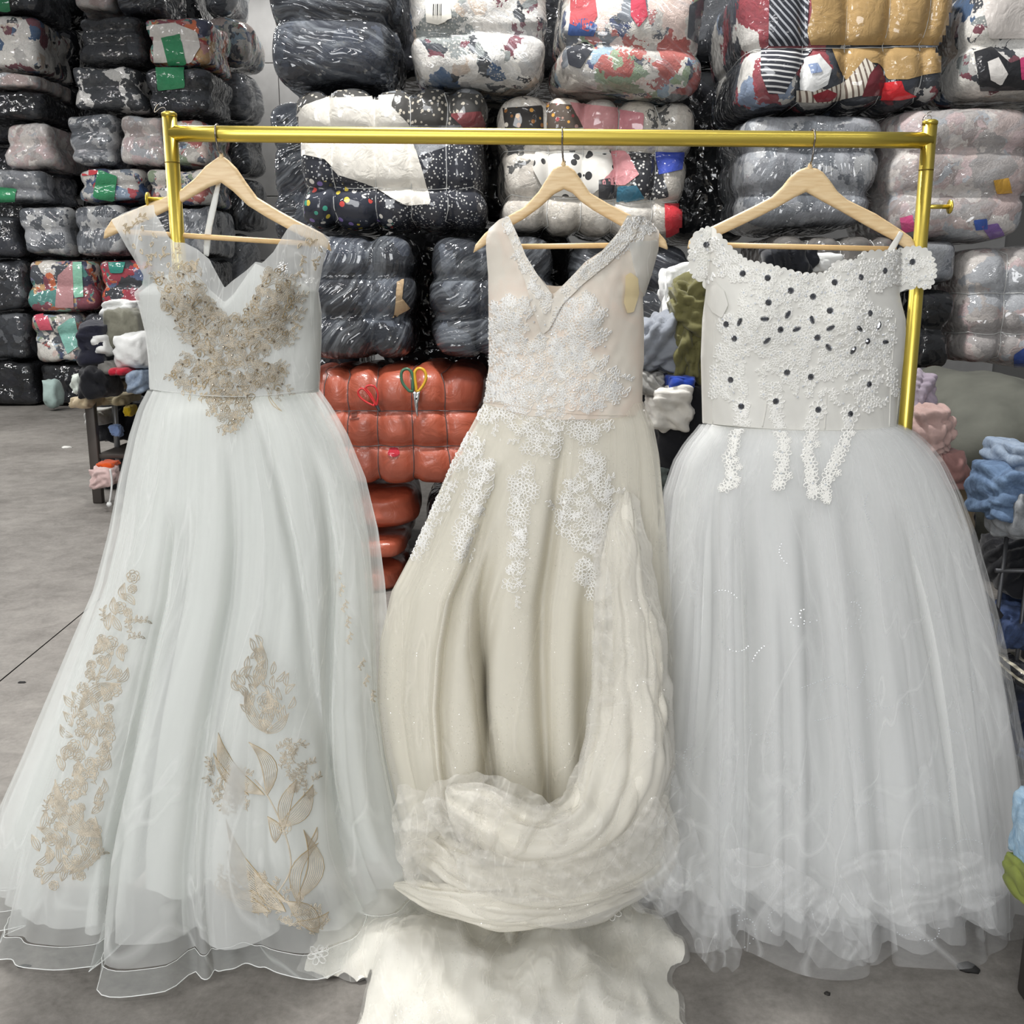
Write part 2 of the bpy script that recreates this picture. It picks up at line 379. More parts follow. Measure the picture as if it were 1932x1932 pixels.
def rim_edges(fs):
    e = {}
    for f in fs:
        for a, b in zip(f, f[1:] + f[:1]): e[(a, b)] = 1
    return [(a, b) for (a, b) in e if (b, a) not in e]
def sheet(poly, step, mapf):
    X, Y, d, fs = fill2d(poly, step)
    return mapf(X, Y), [f[::-1] for f in fs], np.stack([X / 400, Y / 400], -1)
def slab(poly, step, Y, t, rnd=6):
    """a rounded board cut to a pixel outline standing at depth Y, thickness t metres"""
    X, Yy, d, fs = fill2d(poly, step); k = np.clip(d / rnd, 0, 1); off = t / 2 * (0.35 + 0.65 * np.sqrt(1 - (1 - k) ** 2))
    base = P(X, Yy, np.full(len(X), Y)); fr = base.copy(); bk = base.copy(); fr[:, 1] -= off; bk[:, 1] += off; n = len(X)
    f = [q[::-1] for q in fs] + [tuple(i + n for i in q) for q in fs] + [(a, b, b + n, a + n) for a, b in rim_edges(fs)]
    return np.concatenate([fr, bk]), f
def interp(tab, y):
    tab = np.asarray(tab, float); return np.interp(y, tab[:, 0], tab[:, 1])
_r = np.random.RandomState(5)
_K = _r.normal(size=(64, 3)); _PH = _r.uniform(0, 6.28, 64)
def fbm(p, freq, seed=0, octs=4):
    """smooth noise, about -1..1, on an (n,3) array"""
    p = np.asarray(p, float); out = np.zeros(len(p)); a = 1.0; tot = 0
    for o in range(octs):
        s = np.zeros(len(p))
        for k in range(5):
            i = (o * 5 + k + seed * 7) % 64
            s += np.sin((p @ _K[i]) * freq + _PH[i] + seed * 1.7 + 0.8 * np.sin((p @ _K[(i + 13) % 64]) * freq * 0.7 + _PH[(i + 29) % 64]))
        out += a * s / 2.6; tot += a; a *= 0.5; freq *= 2.03
    return out / tot
def bvh_of(*ms):
    v, f = join(*ms); return BVHTree.FromPolygons([tuple(x) for x in v], [tuple(int(i) for i in q) for q in f])
CAMV = Vector((0, 0, CAMZ))
def cast(bvh, px, py, off):
    """surface points seen at pixels, lifted by off along the normal; None where it misses"""
    out = []
    for d in rays(px, py):
        d = Vector(d).normalized(); h = bvh.ray_cast(CAMV, d)
        if h[0] is None: out.append(None); continue
        n = h[1].normalized()
        if n.dot(d) > 0: n = -n
        out.append((h[0] + n * off, n))
    return out

# ================================================================ the setting
M_CONC = concrete()
M_JOINT = plain('dark_floor_joint', '3c3935', 0.9)
M_WALL = plain('pale_grey_wall_panel', 'c9c8c6', 0.6, bump=0.1, bscale=6, var=0.12)
a0, a1 = F(0, 1285), F(170, 1145)
jd = (a1 - a0)[:2]; jd /= np.linalg.norm(jd); jn = np.array([-jd[1], jd[0]])
floor = link('floor', mesh('floor', [(-16, -8, -0.012), (16, -8, -0.012), (16, 18, -0.012), (-16, 18, -0.012)], [(0, 1, 2, 3)], M_JOINT))
tag(floor, kind='structure')
for s in (-1, 1):
    pts = []
    rect = [(-16, -8), (16, -8), (16, 18), (-16, 18)]; q = [((np.array(p) - a0[:2]) @ jn) * s - 0.003 for p in rect]
    for i in range(4):
        p, r, dp, dr = np.array(rect[i], float), np.array(rect[(i + 1) % 4], float), q[i], q[(i + 1) % 4]
        if dp >= 0: pts.append(p)
        if (dp >= 0) != (dr >= 0): pts.append(p + (r - p) * dp / (dp - dr))
    link('floor_slab', mesh('floor_slab', [(p[0], p[1], 0) for p in pts], [tuple(range(len(pts)))], M_CONC, False), floor)
WALLY = 15.2
wall = link('wall_back', mesh('wall_back', [(-16, WALLY + .03, 0), (16, WALLY + .03, 0), (16, WALLY + .03, 7), (-16, WALLY + .03, 7)], [(0, 1, 2, 3)], plain('wall_grout', '8d8c8a', 0.9)))
tag(wall, kind='structure')
pv, pf = bbox_bevel((0, 0, 0), (1.49, 0.04, 0.89), 0.006); pm = mesh('wall_panel', pv, pf, M_WALL, False)
for i in range(-10, 5):
    for j in range(8):
        link('wall_panel', pm, wall, (i * 1.5 + 0.45 + (0.75 if j % 2 else 0), WALLY + 0.012, 0.45 + j * 0.9))

# ================================================================ bales of clothes
PAL = {
    'navy': ['23262f', '1b1d24', '2c303a', '191a20', '343944', '22252c', '4a4f58', '1d2028'],
    'dark': ['17181c', '24262b', '121316', '33353a', '1d1e23', '2b2d35', '56585c', '16171c'],
    'mixwhite': ['e6e2da', '2a2c33', 'd8d5cf', 'b9b6b2', 'e9e7e2', '6f2f3b', '3d5a7d', 'efece6', '1f2127', 'c9b8a8', 'dedad4', '8a8f8c'],
    'multi': ['c9c4bb', 'b9b4ad', '2d3a63', '8fa7b8', 'dcd7ce', '3b3f46', 'd0cbc2', '8a9a7c', 'a7554c', '5a5e66', 'd9c3b9', 'e0dcd4'],
    'colour': ['b3342f', 'd96a32', '4d8f86', 'c78d86', '2c3050', 'd8c9b4', '9fcab4', '8a3a4a', 'e0dbd2', '3a3d44', 'caa06b', '7d7f9c'],
    'red': ['a91f34', 'c42a3b', '8e1a3a', '2b7d71', 'd8602c', 'b62340', '25262c', 'e0d4c6', '9f2338', '5a6a90'],
    'grey': ['85878a', '94969a', '6a6d72', '4f5258', 'a9aaab', '7a7c81', '5c6066', '8b8d91'],
    'silver': ['8a8c90', '5c5f65', 'adadae', '43464c', '75777c', '9c9da0', '4c4f56', 'bdbdbc'],
    'pink': ['c4b3ae', 'b8a4a0', 'cdc5bf', 'a39d9a', 'c2bab5', 'b3aca8', 'd3ccc6', 'a0938f', 'c6b1b0', 'aeb0b4'],
    'bw': ['e6e4e0', '16171b', 'efece8', '24262b', 'd8d6d2', '1c1d22', 'c2c0bc', '101115'],
    'beige': ['d3cbbf', 'c7bfb4', 'ded7cc', 'bfb8ad', 'd6d0c6', 'cbc3b6', '4b4843', 'dcd6cc'],
    'tan': ['2a2d36', '23262f', '343743', '1c1e26', 'd5d2cc', '8e2a34', '2b2f3b', '7e8ea6'],
    'greyplain': ['7b7774', '6f6c69', '837f7b', '767270', '6a6764', '7e7a77'],
    'blue': ['2b3a5e', '3f5f90', 'c9c6c1', '23262f', '8fa0b5', 'b23b45', '6d7784', 'd8d5cf'],
    'black': ['0f1013', '15161a', '0c0d10', '1b1c21', '121317', '202127'],
}
BM = {}
def BMAT(st, film, far=False):
    k = (st, film, far)
    if k not in BM:
        sc = {'navy': 3.0, 'dark': 4.0, 'black': 3.0, 'greyplain': 2.0, 'tan': 4.0, 'beige': 4.0}.get(st, 7.0)
        hz = {'navy': .04, 'dark': .04, 'black': .01, 'greyplain': .0}.get(st, .1)
        BM[k] = bale_mat('bale_%s_%s%s' % (st, film, '_far' if far else ''), PAL[st], sc, film, hz, 0.3 if st in ('multi', 'mixwhite', 'colour') and not far else 0.0, fs_=(.38 if film == 'film' else .6) if far else 1.0)
    return BM[k]
def orange_mat():
    q = N('orange_plastic_sack'); tc = q.n('TexCoord').outputs['Object']
    nz = q.n('TexNoise', Vector=tc, Scale=3.0, Detail=3.0); f1 = q.n('TexNoise', Vector=tc, Scale=11.0, Detail=4.0, Distortion=1.2)
    c = ramp(q, nz.outputs['Fac'], [(0.35, srgb('9a4a35')), (0.65, srgb('b65a40'))], 'LINEAR')
    p = q.n('BsdfPrincipled', Roughness=0.5); q.t.links.new(c, p.inputs['Base Color'])
    p.inputs['Coat Weight'].default_value = 0.7; p.inputs['Coat Roughness'].default_value = 0.22
    b = q.n('Bump', Strength=0.35, Distance=0.02, Height=f1.outputs['Fac'])
    q.t.links.new(b.outputs[0], p.inputs['Coat Normal']); q.t.links.new(b.outputs[0], p.inputs['Normal'])
    return q.surf(p.outputs[0])
M_ORANGE = orange_mat()
M_TWINE = plain('clear_twine', 'c9cac8', 0.35)
M_DTWINE = plain('dark_twine', '5b5c5e', 0.4)
M_GREEN = wrapped('green_tape', '2f8a5c', 0.12, 0.3)

def cube_pts(n):
    u = np.linspace(-1, 1, n + 1); vs = []; fs = []; k = 0
    for ax in range(3):
        for s in (-1, 1):
            a, b = np.meshgrid(u, u, indexing='ij'); A = np.zeros((n + 1, n + 1, 3)); o = [i for i in range(3) if i != ax]
            A[..., ax] = s; A[..., o[0]] = a; A[..., o[1]] = b; vs.append(A.reshape(-1, 3))
            flip = (s > 0) == (ax == 1)
            for i in range(n):
                for j in range(n):
                    q = (k + i * (n + 1) + j, k + (i + 1) * (n + 1) + j, k + (i + 1) * (n + 1) + j + 1, k + i * (n + 1) + j + 1)
                    fs.append(q[::-1] if flip else q)
            k += (n + 1) ** 2
    vs = np.concatenate(vs)
    key = np.round(vs, 6); uq, inv = np.unique(key, axis=0, return_inverse=True); inv = inv.ravel()
    return uq, [tuple(int(inv[i]) for i in q) for q in fs]
CUBES = {}
def bale_deform(A, h, vl, hl, seed, p=7.0, cw=0.03, cd=0.03, lump=0.018):
    A = np.asarray(A, float); s = (np.abs(A) ** p).sum(1) ** (-1 / p); q = A * s[:, None]
    k = np.ones((len(A), 3))
    def e(d): return 0.7 * np.exp(-(d / cw) ** 2) + 0.3 * np.exp(-(d / (cw * 3)) ** 2)
    for u in vl:
        g = e((q[:, 0] - u) * h[0]); k[:, 1] *= 1 - cd / h[1] * g; k[:, 2] *= 1 - cd / h[2] * g * 0.8
    for u in hl:
        g = e((q[:, 2] - u) * h[2]); k[:, 1] *= 1 - cd / h[1] * g; k[:, 0] *= 1 - .6 * cd / h[0] * g
    r = q * k * np.array(h)
    r[:, 0] *= 1 + .04 * np.sin(r[:, 2] * 9 + seed) ; r[:, 1] *= 1 + .03 * np.sin(r[:, 0] * 7 + seed * 2)
    l = fbm(r + seed * 3.1, 6.0, seed, 3)
    nrm = A / np.linalg.norm(A, axis=1)[:, None]
    r = r + nrm * (l * lump)[:, None]
    return r
def bale(name, rect, Y, style, film, label, vx=(), hy=(), depth=0.75, n=26, seed=0, roll=0.0, straps=True, mat=None, cat='bale', group=None, cd=0.03, cw=0.022, p=7.0, lump=0.018, twine=None, pname='bundle'):
    """rect = pixel outline of the front; vx / hy = pixel lines of the straps"""
    x0, y0, x1, y1 = rect; mx, my = (x0 + x1) / 2, (y0 + y1) / 2
    hx = (P(x1, my, Y)[0] - P(x0, my, Y)[0]) / 2; zt, zb = P(mx, y0, Y)[2], P(mx, y1, Y)[2]; hz = (zt - zb) / 2; h = (hx, depth / 2, hz)
    vl = [(v - mx) / (x1 - x0) * 2 for v in vx]; hl = [(P(mx, y, Y)[2] - (zt + zb) / 2) / hz for y in hy]
    if n not in CUBES: CUBES[n] = cube_pts(n)
    A, fs = CUBES[n]
    v = bale_deform(A, h, vl, hl, seed, p, cw, cd, lump)
    lo_, hi_ = v.min(0), v.max(0); fit = lambda q: (q - (lo_ + hi_) / 2) * (np.array(h) * 1.985 / (hi_ - lo_))
    v = fit(v)
    c = np.array([P(mx, my, Y)[0], Y + depth / 2, (zt + zb) / 2])
    R = np.array(Matrix.Rotation(roll, 3, 'Y'))
    v = v @ R.T
    base = c - np.array([0, 0, hz])
    t = thing(name, base, label, cat, group)
    W = v + c
    part(pname, W, fs, mat or BMAT(style, film, Y > 8), t)
    if straps:
        g = np.linspace(0, 2 * PI, 56, endpoint=False)
        sq = np.stack([np.cos(g), np.sin(g)], -1); sq = sq / np.abs(sq).max(1)[:, None]
        for u in vl:
            B = np.stack([np.full(56, u), sq[:, 0], sq[:, 1]], -1)
            L = bale_deform(B, h, vl, hl, seed, p, cw, cd * 0.9, lump); L = fit(L) @ R.T + c
            L += (L - c) / np.linalg.norm(L - c, axis=1)[:, None] * 0.004
            part('twine', *tube(L, 0.0017, 4, True), twine or M_TWINE, t)
        for u in hl:
            B = np.stack([sq[:, 0], sq[:, 1], np.full(56, u)], -1)
            L = bale_deform(B, h, vl, hl, seed, p, cw, cd * 0.9, lump); L = fit(L) @ R.T + c
            L += (L - c) / np.linalg.norm(L - c, axis=1)[:, None] * 0.004
            part('twine', *tube(L, 0.0017, 4, True), twine or M_TWINE, t)
    return t, (W, fs)
def on_bale(b, name, poly, mat, off=0.004, step=5, label=None, smooth=True):
    t, m = b; bv = bvh_of(m); X, Y, d, fs = fill2d(poly, step)
    h = cast(bv, X, Y, off)
    ok = [i for i, q in enumerate(h) if q is not None and (q[0].y - t.location.y) < 0.35]
    if not ok: return None
    idx = {i: k for k, i in enumerate(ok)}; v = [h[i][0] for i in ok]
    f = [tuple(idx[i] for i in q)[::-1] for q in fs if all(i in idx for i in q)]
    root = list(range(len(v)))               # keep the largest connected piece
    def find(i):
        while root[i] != i: root[i] = root[root[i]]; i = root[i]
        return i
    for q in f:
        for i in q[1:]: root[find(i)] = find(q[0])
    cnt = {}
    for q in f: cnt[find(q[0])] = cnt.get(find(q[0]), 0) + 1
    if not cnt: return None
    best = max(cnt, key=cnt.get); f = [q for q in f if find(q[0]) == best]
    used = sorted({i for q in f for i in q}); nw = {i: k for k, i in enumerate(used)}
    v = [v[i] for i in used]; f = [tuple(nw[i] for i in q) for q in f]
    o = part(name, v, f, mat, t)
    if label: o['label'] = label
    return o

G_MID = 'plastic-wrapped bales stacked behind the rack'
G_FAR = 'small far bales stacked along the left'
YB = 4.22
# -- middle stacks, upper row
bale('clothes_bale', (480, -130, 750, 155), YB, 'navy', 'film', 'navy film-wrapped bale at top, left of the bale with the white tag', (), (28,), seed=1, cd=.035, cw=.022, p=6, lump=.03, straps=False, n=34)
b2 = bale('clothes_bale', (760, -120, 1036, 158), YB - .06, 'mixwhite', 'film', 'white and mixed-colour bale at top with a white barcode tag', (), (58,), seed=2, cd=.035, cw=.022, p=6, lump=.025, straps=False, n=34)
b3 = bale('clothes_bale', (1046, -130, 1355, 170), YB - .1, 'multi', 'film', 'multicoloured film-wrapped bale at top, tilted down to the right', (), (78,), seed=3, cd=.035, cw=.022, p=6, lump=.03, roll=0.07, straps=False, n=34)
# tag with barcode
M_PAPER = plain('white_paper_tag', 'e4e0d6', 0.6); M_INK = plain('black_print', '2a2a2c', 0.7)
tg = on_bale(b2, 'paper_tag', [(803, -10), (846, -14), (852, 34), (826, 45), (806, 40)], M_PAPER, 0.012, 6, 'white paper tag with a barcode')
for k, (bx, bw) in enumerate([(817, 2), (821, 1.2), (824, 2.4), (828, 1.2), (831, 1.8)]):
    bv = P(np.array([bx, bx + bw, bx + bw, bx]), np.array([10, 9, 29, 30]), np.full(4, b2[0].location.y - .02))
    if tg:
        hh = cast(bvh_of(b2[1]), [bx, bx + bw, bx + bw, bx], [10, 9, 29, 30], 0.0145)
        if all(hh): part('barcode_bar', [q[0] for q in hh], [(3, 2, 1, 0)], M_INK, tg, False)
on_bale(b3, 'garment', [(1078, -20), (1120, -25), (1128, 30), (1110, 60), (1076, 45)], wrapped('wrapped_red', 'b04a50'))
on_bale(b3, 'garment', [(1076, 40), (1105, 35), (1128, 48), (1120, 68), (1072, 66)], wrapped('wrapped_blue', '32508a'))
on_bale(b3, 'garment', [(1070, 95), (1105, 78), (1120, 92), (1095, 130), (1074, 122)], wrapped('wrapped_navy', '23262f'))
on_bale(b3, 'garment', [(1190, -10), (1215, -20), (1222, 30), (1205, 52), (1190, 30)], wrapped('wrapped_crimson', 'b5364c'))
on_bale(b3, 'garment', [(1300, 10), (1328, -5), (1340, 60), (1320, 85), (1296, 70)], wrapped('wrapped_slate', '55595f'))
# -- middle row
bale('clothes_bale', (503, 183, 690, 470), YB + .82, 'navy', 'film', 'dark bale peeping out behind the white-and-navy printed bale', (), (275, 365), seed=4, cd=.035, straps=False, depth=.6)
b5 = bale('clothes_bale', (540, 150, 921, 434), YB, 'grey', 'bag', 'bale of white and navy printed clothes with twine grid, above two navy bales', (612, 698, 772, 845), (244, 357), seed=5, n=48, cd=.035)
W_WHITE = wrapped('wrapped_white', 'd9d5cc', 0.08)
W_NAVYP = dotted('wrapped_navy_umbrella_print', '1f2432', 'd8d5cf', 26.0, 0.30, ['c8473f', '3f9c86', 'd8d5cf', 'd9c34a', '7d6aa8', 'e5e1d8'])
W_DOT = dotted('wrapped_navy_speckle', '20232d', 'c9c9c6', 75.0, 0.27)
W_FLOR = dotted('wrapped_dark_floral', '3b3a38', 'b9b2a4', 48.0, 0.30)
on_bale(b5, 'garment', [(546, 172), (690, 166), (775, 168), (842, 172), (912, 180), (918, 232), (846, 236), (760, 236), (610, 236), (542, 240)], W_FLOR, .003)
on_bale(b5, 'garment', [(541, 275), (580, 270), (620, 300), (700, 330), (775, 300), (918, 250), (920, 432), (542, 432)], W_DOT, .003)
on_bale(b5, 'garment', [(541, 330), (640, 345), (740, 400), (742, 433), (541, 433)], W_NAVYP, .0045)
on_bale(b5, 'garment', [(552, 232), (575, 200), (612, 186), (690, 184), (745, 180), (738, 200), (770, 235), (785, 280), (800, 330), (814, 385), (765, 388), (735, 372), (690, 345), (640, 330), (610, 300), (575, 292), (556, 310), (546, 270)], W_WHITE, .007, 5, 'white garment under the plastic')
on_bale(b5, 'garment', [(848, 215), (905, 210), (916, 240), (880, 245)], wrapped('wrapped_maroon', '7d3b3e'), .006)
b6 = bale('clothes_bale', (928, 162, 1322, 448), YB + .03, 'beige', 'bag', 'beige and pink floral bale with twine grid, above the middle hanger', (1027, 1100, 1168, 1248), (282, 378), seed=6, n=48, cd=.035, roll=0.035)
on_bale(b6, 'garment', [(950, 205), (1022, 200), (1024, 245), (955, 248)], dotted('wrapped_black_orange_floral', '26221f', 'c9923f', 34., .3, ['c9923f', '8a5a2a', 'd8d0c2']), .006)
on_bale(b6, 'garment', [(1030, 195), (1080, 200), (1100, 240), (1030, 248)], dotted('wrapped_brown_floral', '4a3f36', 'c9923f', 34., .28, ['c9923f', 'a8867a', '8c3a3a']), .006)
on_bale(b6, 'garment', [(1075, 195), (1165, 205), (1162, 250), (1102, 248)], wrapped('wrapped_dusty_pink', 'c98f90', .15), .007)
on_bale(b6, 'garment', [(1170, 208), (1215, 215), (1212, 255), (1168, 252)], wrapped('wrapped_rose', 'c27f86', .15), .007)
on_bale(b6, 'garment', [(1010, 285), (1150, 280), (1165, 330), (1110, 372), (1030, 368), (1005, 320)], dotted('wrapped_white_black_floral', 'd9d6cf', '2a2a2c', 20., .34), .006)
on_bale(b6, 'garment', [(1150, 282), (1180, 282), (1205, 330), (1180, 350), (1132, 348), (1155, 320)], wrapped('wrapped_satin_pink', 'cf8f93', .2), .009)
on_bale(b6, 'garment', [(1185, 285), (1240, 290), (1262, 370), (1225, 378), (1190, 350)], dotted('wrapped_black_dots', '2b2c31', 'd8d6d2', 62., .3), .006)
on_bale(b6, 'garment', [(1235, 285), (1290, 285), (1285, 320), (1245, 330)], wrapped('wrapped_royal_blue', '3248a8', .3), .007)
on_bale(b6, 'garment', [(1130, 340), (1160, 335), (1170, 372), (1130, 375)], wrapped('wrapped_charcoal', '3d3e42'), .009)
on_bale(b6, 'garment', [(1168, 352), (1200, 350), (1215, 372), (1165, 384)], wrapped('wrapped_teal', '35718a'), .01)
on_bale(b6, 'garment', [(1252, 385), (1285, 378), (1286, 430), (1256, 446)], wrapped('wrapped_scarlet', 'c22c36'), .012, 5, 'red garment bulging at the corner')
# -- navy film bales
b7 = bale('clothes_bale', (560, 434, 781, 688), YB - .02, 'navy', 'film', 'navy film-wrapped bale with a beige tear, beside the champagne-embroidered dress', (700,), (520, 600), seed=7, cd=.035, lump=.02, straps=False, n=34)
on_bale(b7, 'garment', [(748, 533), (760, 530), (757, 562), (770, 580), (752, 590), (740, 604), (746, 572)], wrapped('wrapped_sand', 'b49a78'), .012, 4)
bale('clothes_bale', (799, 438, 1050, 688), YB - .03, 'navy', 'film', 'navy film-wrapped bale just left of the middle dress', (905,), (522, 602), seed=8, cd=.035, lump=.02, straps=False, n=34)
bale('clothes_bale', (1062, 452, 1318, 705), YB + .1, 'dark', 'film', 'dark grey film-wrapped bale half hidden between middle and right dresses', (1150,), (545, 620), seed=9, cd=.035, lump=.02, straps=False)
# -- orange
b10 = bale('orange_bale', (548, 688, 930, 928), YB - .02, 'navy', 'bag', 'orange plastic bale with twine grid, scissors hanging on it', (600, 652, 712, 782, 850), (775, 846), seed=10, n=48, cd=.03, mat=M_ORANGE, twine=M_DTWINE, pname='sack')
bale('orange_bale', (590, 928, 785, 1008), YB + .05, 'navy', 'bag', 'creased orange bale right under the scissors bale', (), (), seed=11, mat=M_ORANGE, straps=False, p=4, lump=.035, pname='sack')
bale('orange_bale', (590, 1009, 762, 1073), YB + .05, 'navy', 'bag', 'small orange bale, second under the scissors bale', (), (), seed=12, mat=M_ORANGE, straps=False, p=4, lump=.03, pname='sack')
bale('orange_bale', (590, 1074, 758, 1130), YB + .05, 'navy', 'bag', 'lowest orange bale, standing on the floor', (), (), seed=13, mat=M_ORANGE, straps=False, p=4, lump=.03, pname='sack')
h = cast(bvh_of(b10[1]), [743], [852], 0.003)
th = np.linspace(0, 2 * PI, 14, endpoint=False)
on_bale(b10, 'tear', [(743 + 11 * math.cos(a) * (1 + .12 * math.sin(3 * a)), 853 + 10 * math.sin(a) * (1 + .1 * math.cos(2 * a))) for a in th], wrapped('wrapped_cherry', 'b3122a', .2), .004, 3, 'bright red cloth showing through a tear')
for q in ([(664, 779), (674, 777), (674, 786), (664, 788)], [(660, 790), (678, 788), (678, 790.5), (660, 792.5)]):
    on_bale(b10, 'stamp_mark', q, plain('grey_stamp_ink', '6d3d33', .7), .003, 2)
bale('dark_bale', (792, 931, 1000, 1128), YB + .12, 'black', 'bag', 'black bale in shadow right of the lower orange bales', (), (1020,), seed=14, straps=False)
bale('dark_bale', (1010, 708, 1328, 1128), YB + .25, 'black', 'bag', 'black bale behind the loose clothes between two dresses', (), (900,), seed=15, straps=False)
bale('dark_bale', (850, 152, 1000, 417), YB + .82, 'black', 'bag', 'black bale added to darken the gap between the navy-print and floral bales', (), (), seed=96, straps=False)  # put in so the pale wall does not show through the gap
bale('dark_bale', (503, 472, 690, 1122), YB + .82, 'black', 'bag', 'dark bale under the peeping dark bale, behind the left dress', (), (700, 900), seed=95, straps=False)
bale('dark_bale', (700, 420, 1100, 720), YB + .82, 'black', 'bag', 'black bale added to darken the gap between the two navy film bales', (), (), seed=97, straps=False)  # added backing; its black colour stands for the shade of the gap
bale('dark_bale', (690, -130, 1120, 150), YB + .82, 'black', 'bag', 'black bale at top added to darken the gap left of the white-tag bale', (), (), seed=98, straps=False)  # also added, keeps the slit beside the tagged bale dark
bale('dark_bale', (1262, 120, 1430, 460), YB + .75, 'black', 'bag', 'dark bale added to blacken the gap above the right dress', (), (300,), seed=16, straps=False)  # added filler, the deep shade of the gap is in its colour
bale('dark_bale', (1240, -140, 1440, 118), YB + .75, 'dark', 'bag', 'dark bale at top added to darken the gap left of the tan bale', (), (), seed=17, straps=False)  # added above the other filler, dark colour standing for shade
# -- right stacks
YR = 4.1
b14 = bale('clothes_bale', (1396, -70, 1822, 205), YR, 'tan', 'bag', 'large bale of tan, striped and navy clothes at top right', (1516, 1604, 1686, 1764), (89,), seed=18, n=48, cd=.03, roll=-.02, depth=.9)
W_TAN = wrapped('wrapped_tan', 'a98a58', .14)
on_bale(b14, 'garment', [(1526, -60), (1812, -60), (1800, 84), (1530, 84), (1524, 60), (1532, 20)], W_TAN, .005, 6, 'tan brown garment under the plastic')
on_bale(b14, 'garment', [(1568, 92), (1800, 92), (1790, 118), (1778, 136), (1740, 142), (1712, 150), (1676, 150), (1664, 130), (1655, 120), (1632, 118), (1612, 140), (1596, 152), (1584, 135)], W_TAN, .006, 5)
on_bale(b14, 'garment', [(1452, -60), (1530, -60), (1524, 60), (1528, 86), (1450, 86)], striped('wrapped_navy_pinstripe', '22252f', 'a9acb2', 330., (0.7, 0, .7)), .005)
on_bale(b14, 'garment', [(1436, 92), (1535, 92), (1500, 138), (1480, 176), (1450, 176), (1436, 140)], striped('wrapped_navy_stripe', '22252f', 'c9c9c9', 330., (0.1, 0, 1)), .005)
on_bale(b14, 'garment', [(1520, 110), (1545, 104), (1568, 130), (1560, 160), (1535, 172), (1510, 168), (1505, 140)], wrapped('wrapped_white_print', 'e2e3e2', .1), .008)
on_bale(b14, 'garment', [(1526, 122), (1541, 120), (1551, 136), (1530, 140)], wrapped('wrapped_pale_blue', '8a9cc0', .1), .0105, 3)
on_bale(b14, 'garment', [(1500, 170), (1560, 168), (1600, 150), (1632, 110), (1650, 124), (1628, 178), (1560, 192), (1500, 190)], striped('wrapped_cream_stripe', 'd9d2c4', '6b5a50', 300., (1, 0, .4)), .007)
on_bale(b14, 'garment', [(1626, 180), (1640, 140), (1655, 122), (1668, 150), (1664, 178)], wrapped('wrapped_burgundy', '6d1f2a'), .009)
on_bale(b14, 'garment', [(1668, 156), (1700, 153), (1706, 170), (1728, 180), (1700, 186), (1662, 186)], wrapped('wrapped_bright_red', 'd8232c', .1), .009, 4, 'bright red garment')
on_bale(b14, 'garment', [(1532, 178), (1560, 168), (1580, 176), (1565, 188), (1540, 190)], wrapped('wrapped_dark_red', '8c2430', .1), .0095, 4)
bale('clothes_bale', (1402, 206, 1678, 436), YR + .05, 'grey', 'film', 'grey film-wrapped bale right behind the right hanger', (), (282, 366), seed=19, cd=.035, lump=.022, straps=False, n=34)
b16 = bale('clothes_bale', (1686, 182, 1975, 458), YR + .0, 'pink', 'film', 'pale pink film-wrapped bale behind the right rack post', (), (276, 370), seed=20, cd=.035, lump=.022, straps=False, n=34)
on_bale(b16, 'garment', [(1700, 410), (1722, 405), (1728, 432), (1704, 436)], wrapped('wrapped_hot_pink', 'd8578c'), .01, 4)
on_bale(b16, 'garment', [(1872, 340), (1900, 336), (1908, 362), (1880, 364)], wrapped('wrapped_mustard', 'c99a3a'), .01, 4)
on_bale(b16, 'garment', [(1850, 425), (1880, 420), (1895, 440), (1868, 448)], wrapped('wrapped_purple', '7d5fa0'), .01, 4)
on_bale(b16, 'garment', [(1835, 415), (1860, 412), (1862, 430), (1840, 432)], wrapped('wrapped_cobalt', '3a5aa8'), .01, 4)
b17 = bale('clothes_bale', (1828, -60, 2110, 178), YR, 'mixwhite', 'bag', 'white and black bale cut by the top right corner', (), (78,), seed=21, cd=.035, straps=False, n=34)
on_bale(b17, 'garment', [(1850, -40), (2000, -45), (1990, 72), (1866, 72), (1858, 30)], wrapped('wrapped_ivory', 'ddd6d0', .1), .006)
on_bale(b17, 'garment', [(1838, 100), (1870, 90), (1905, 120), (1932, 110), (1935, 168), (1850, 170)], wrapped('wrapped_ink', '1b1c21', .1), .006)
on_bale(b17, 'garment', [(1862, 118), (1882, 110), (1900, 140), (1888, 160), (1868, 150)], wrapped('wrapped_chalk', 'e3dfda', .1), .009, 4)
on_bale(b17, 'garment', [(1922, 112), (1945, 105), (1945, 150), (1925, 150)], wrapped('wrapped_fuchsia', 'c4396e', .1), .009, 4)
bale('clothes_bale', (1455, 436, 1706, 545), YR + .02, 'greyplain', 'bag', 'plain grey puffy bale under the right hanger bar', (1520, 1588, 1655), (), seed=22, cd=.035, depth=.7)
bale('clothes_bale', (1715, 450, 1818, 542), YR + .02, 'grey', 'bag', 'small grey bale above the black bale by the right post', (), (), seed=23, straps=False)
bale('black_bale', (1735, 545, 1808, 704), YR + .02, 'black', 'bag', 'shiny black two-lobed bale right of the right post', (), (622,), seed=24, cd=.035, straps=False)
b20 = bale('clothes_bale', (1822, 458, 2060, 702), YR, 'pink', 'bag', 'pinkish bale with red twine at the right edge', (1902,), (553, 634), seed=25, cd=.035, n=34)
on_bale(b20, 'garment', [(1912, 668), (1940, 650), (1940, 700), (1914, 698)], wrapped('wrapped_blue_cotton', '2c4a94'), .008, 5)
bale('orange_bale', (1745, 706, 1872, 812), YR + .35, 'navy', 'bag', 'dull rust-orange sack below the black bale at right', (), (), seed=26, mat=plain('rust_sack', '6d3220', .7, bump=.5, bscale=14, var=.3), straps=False, p=3.2, lump=.03, pname='sack')
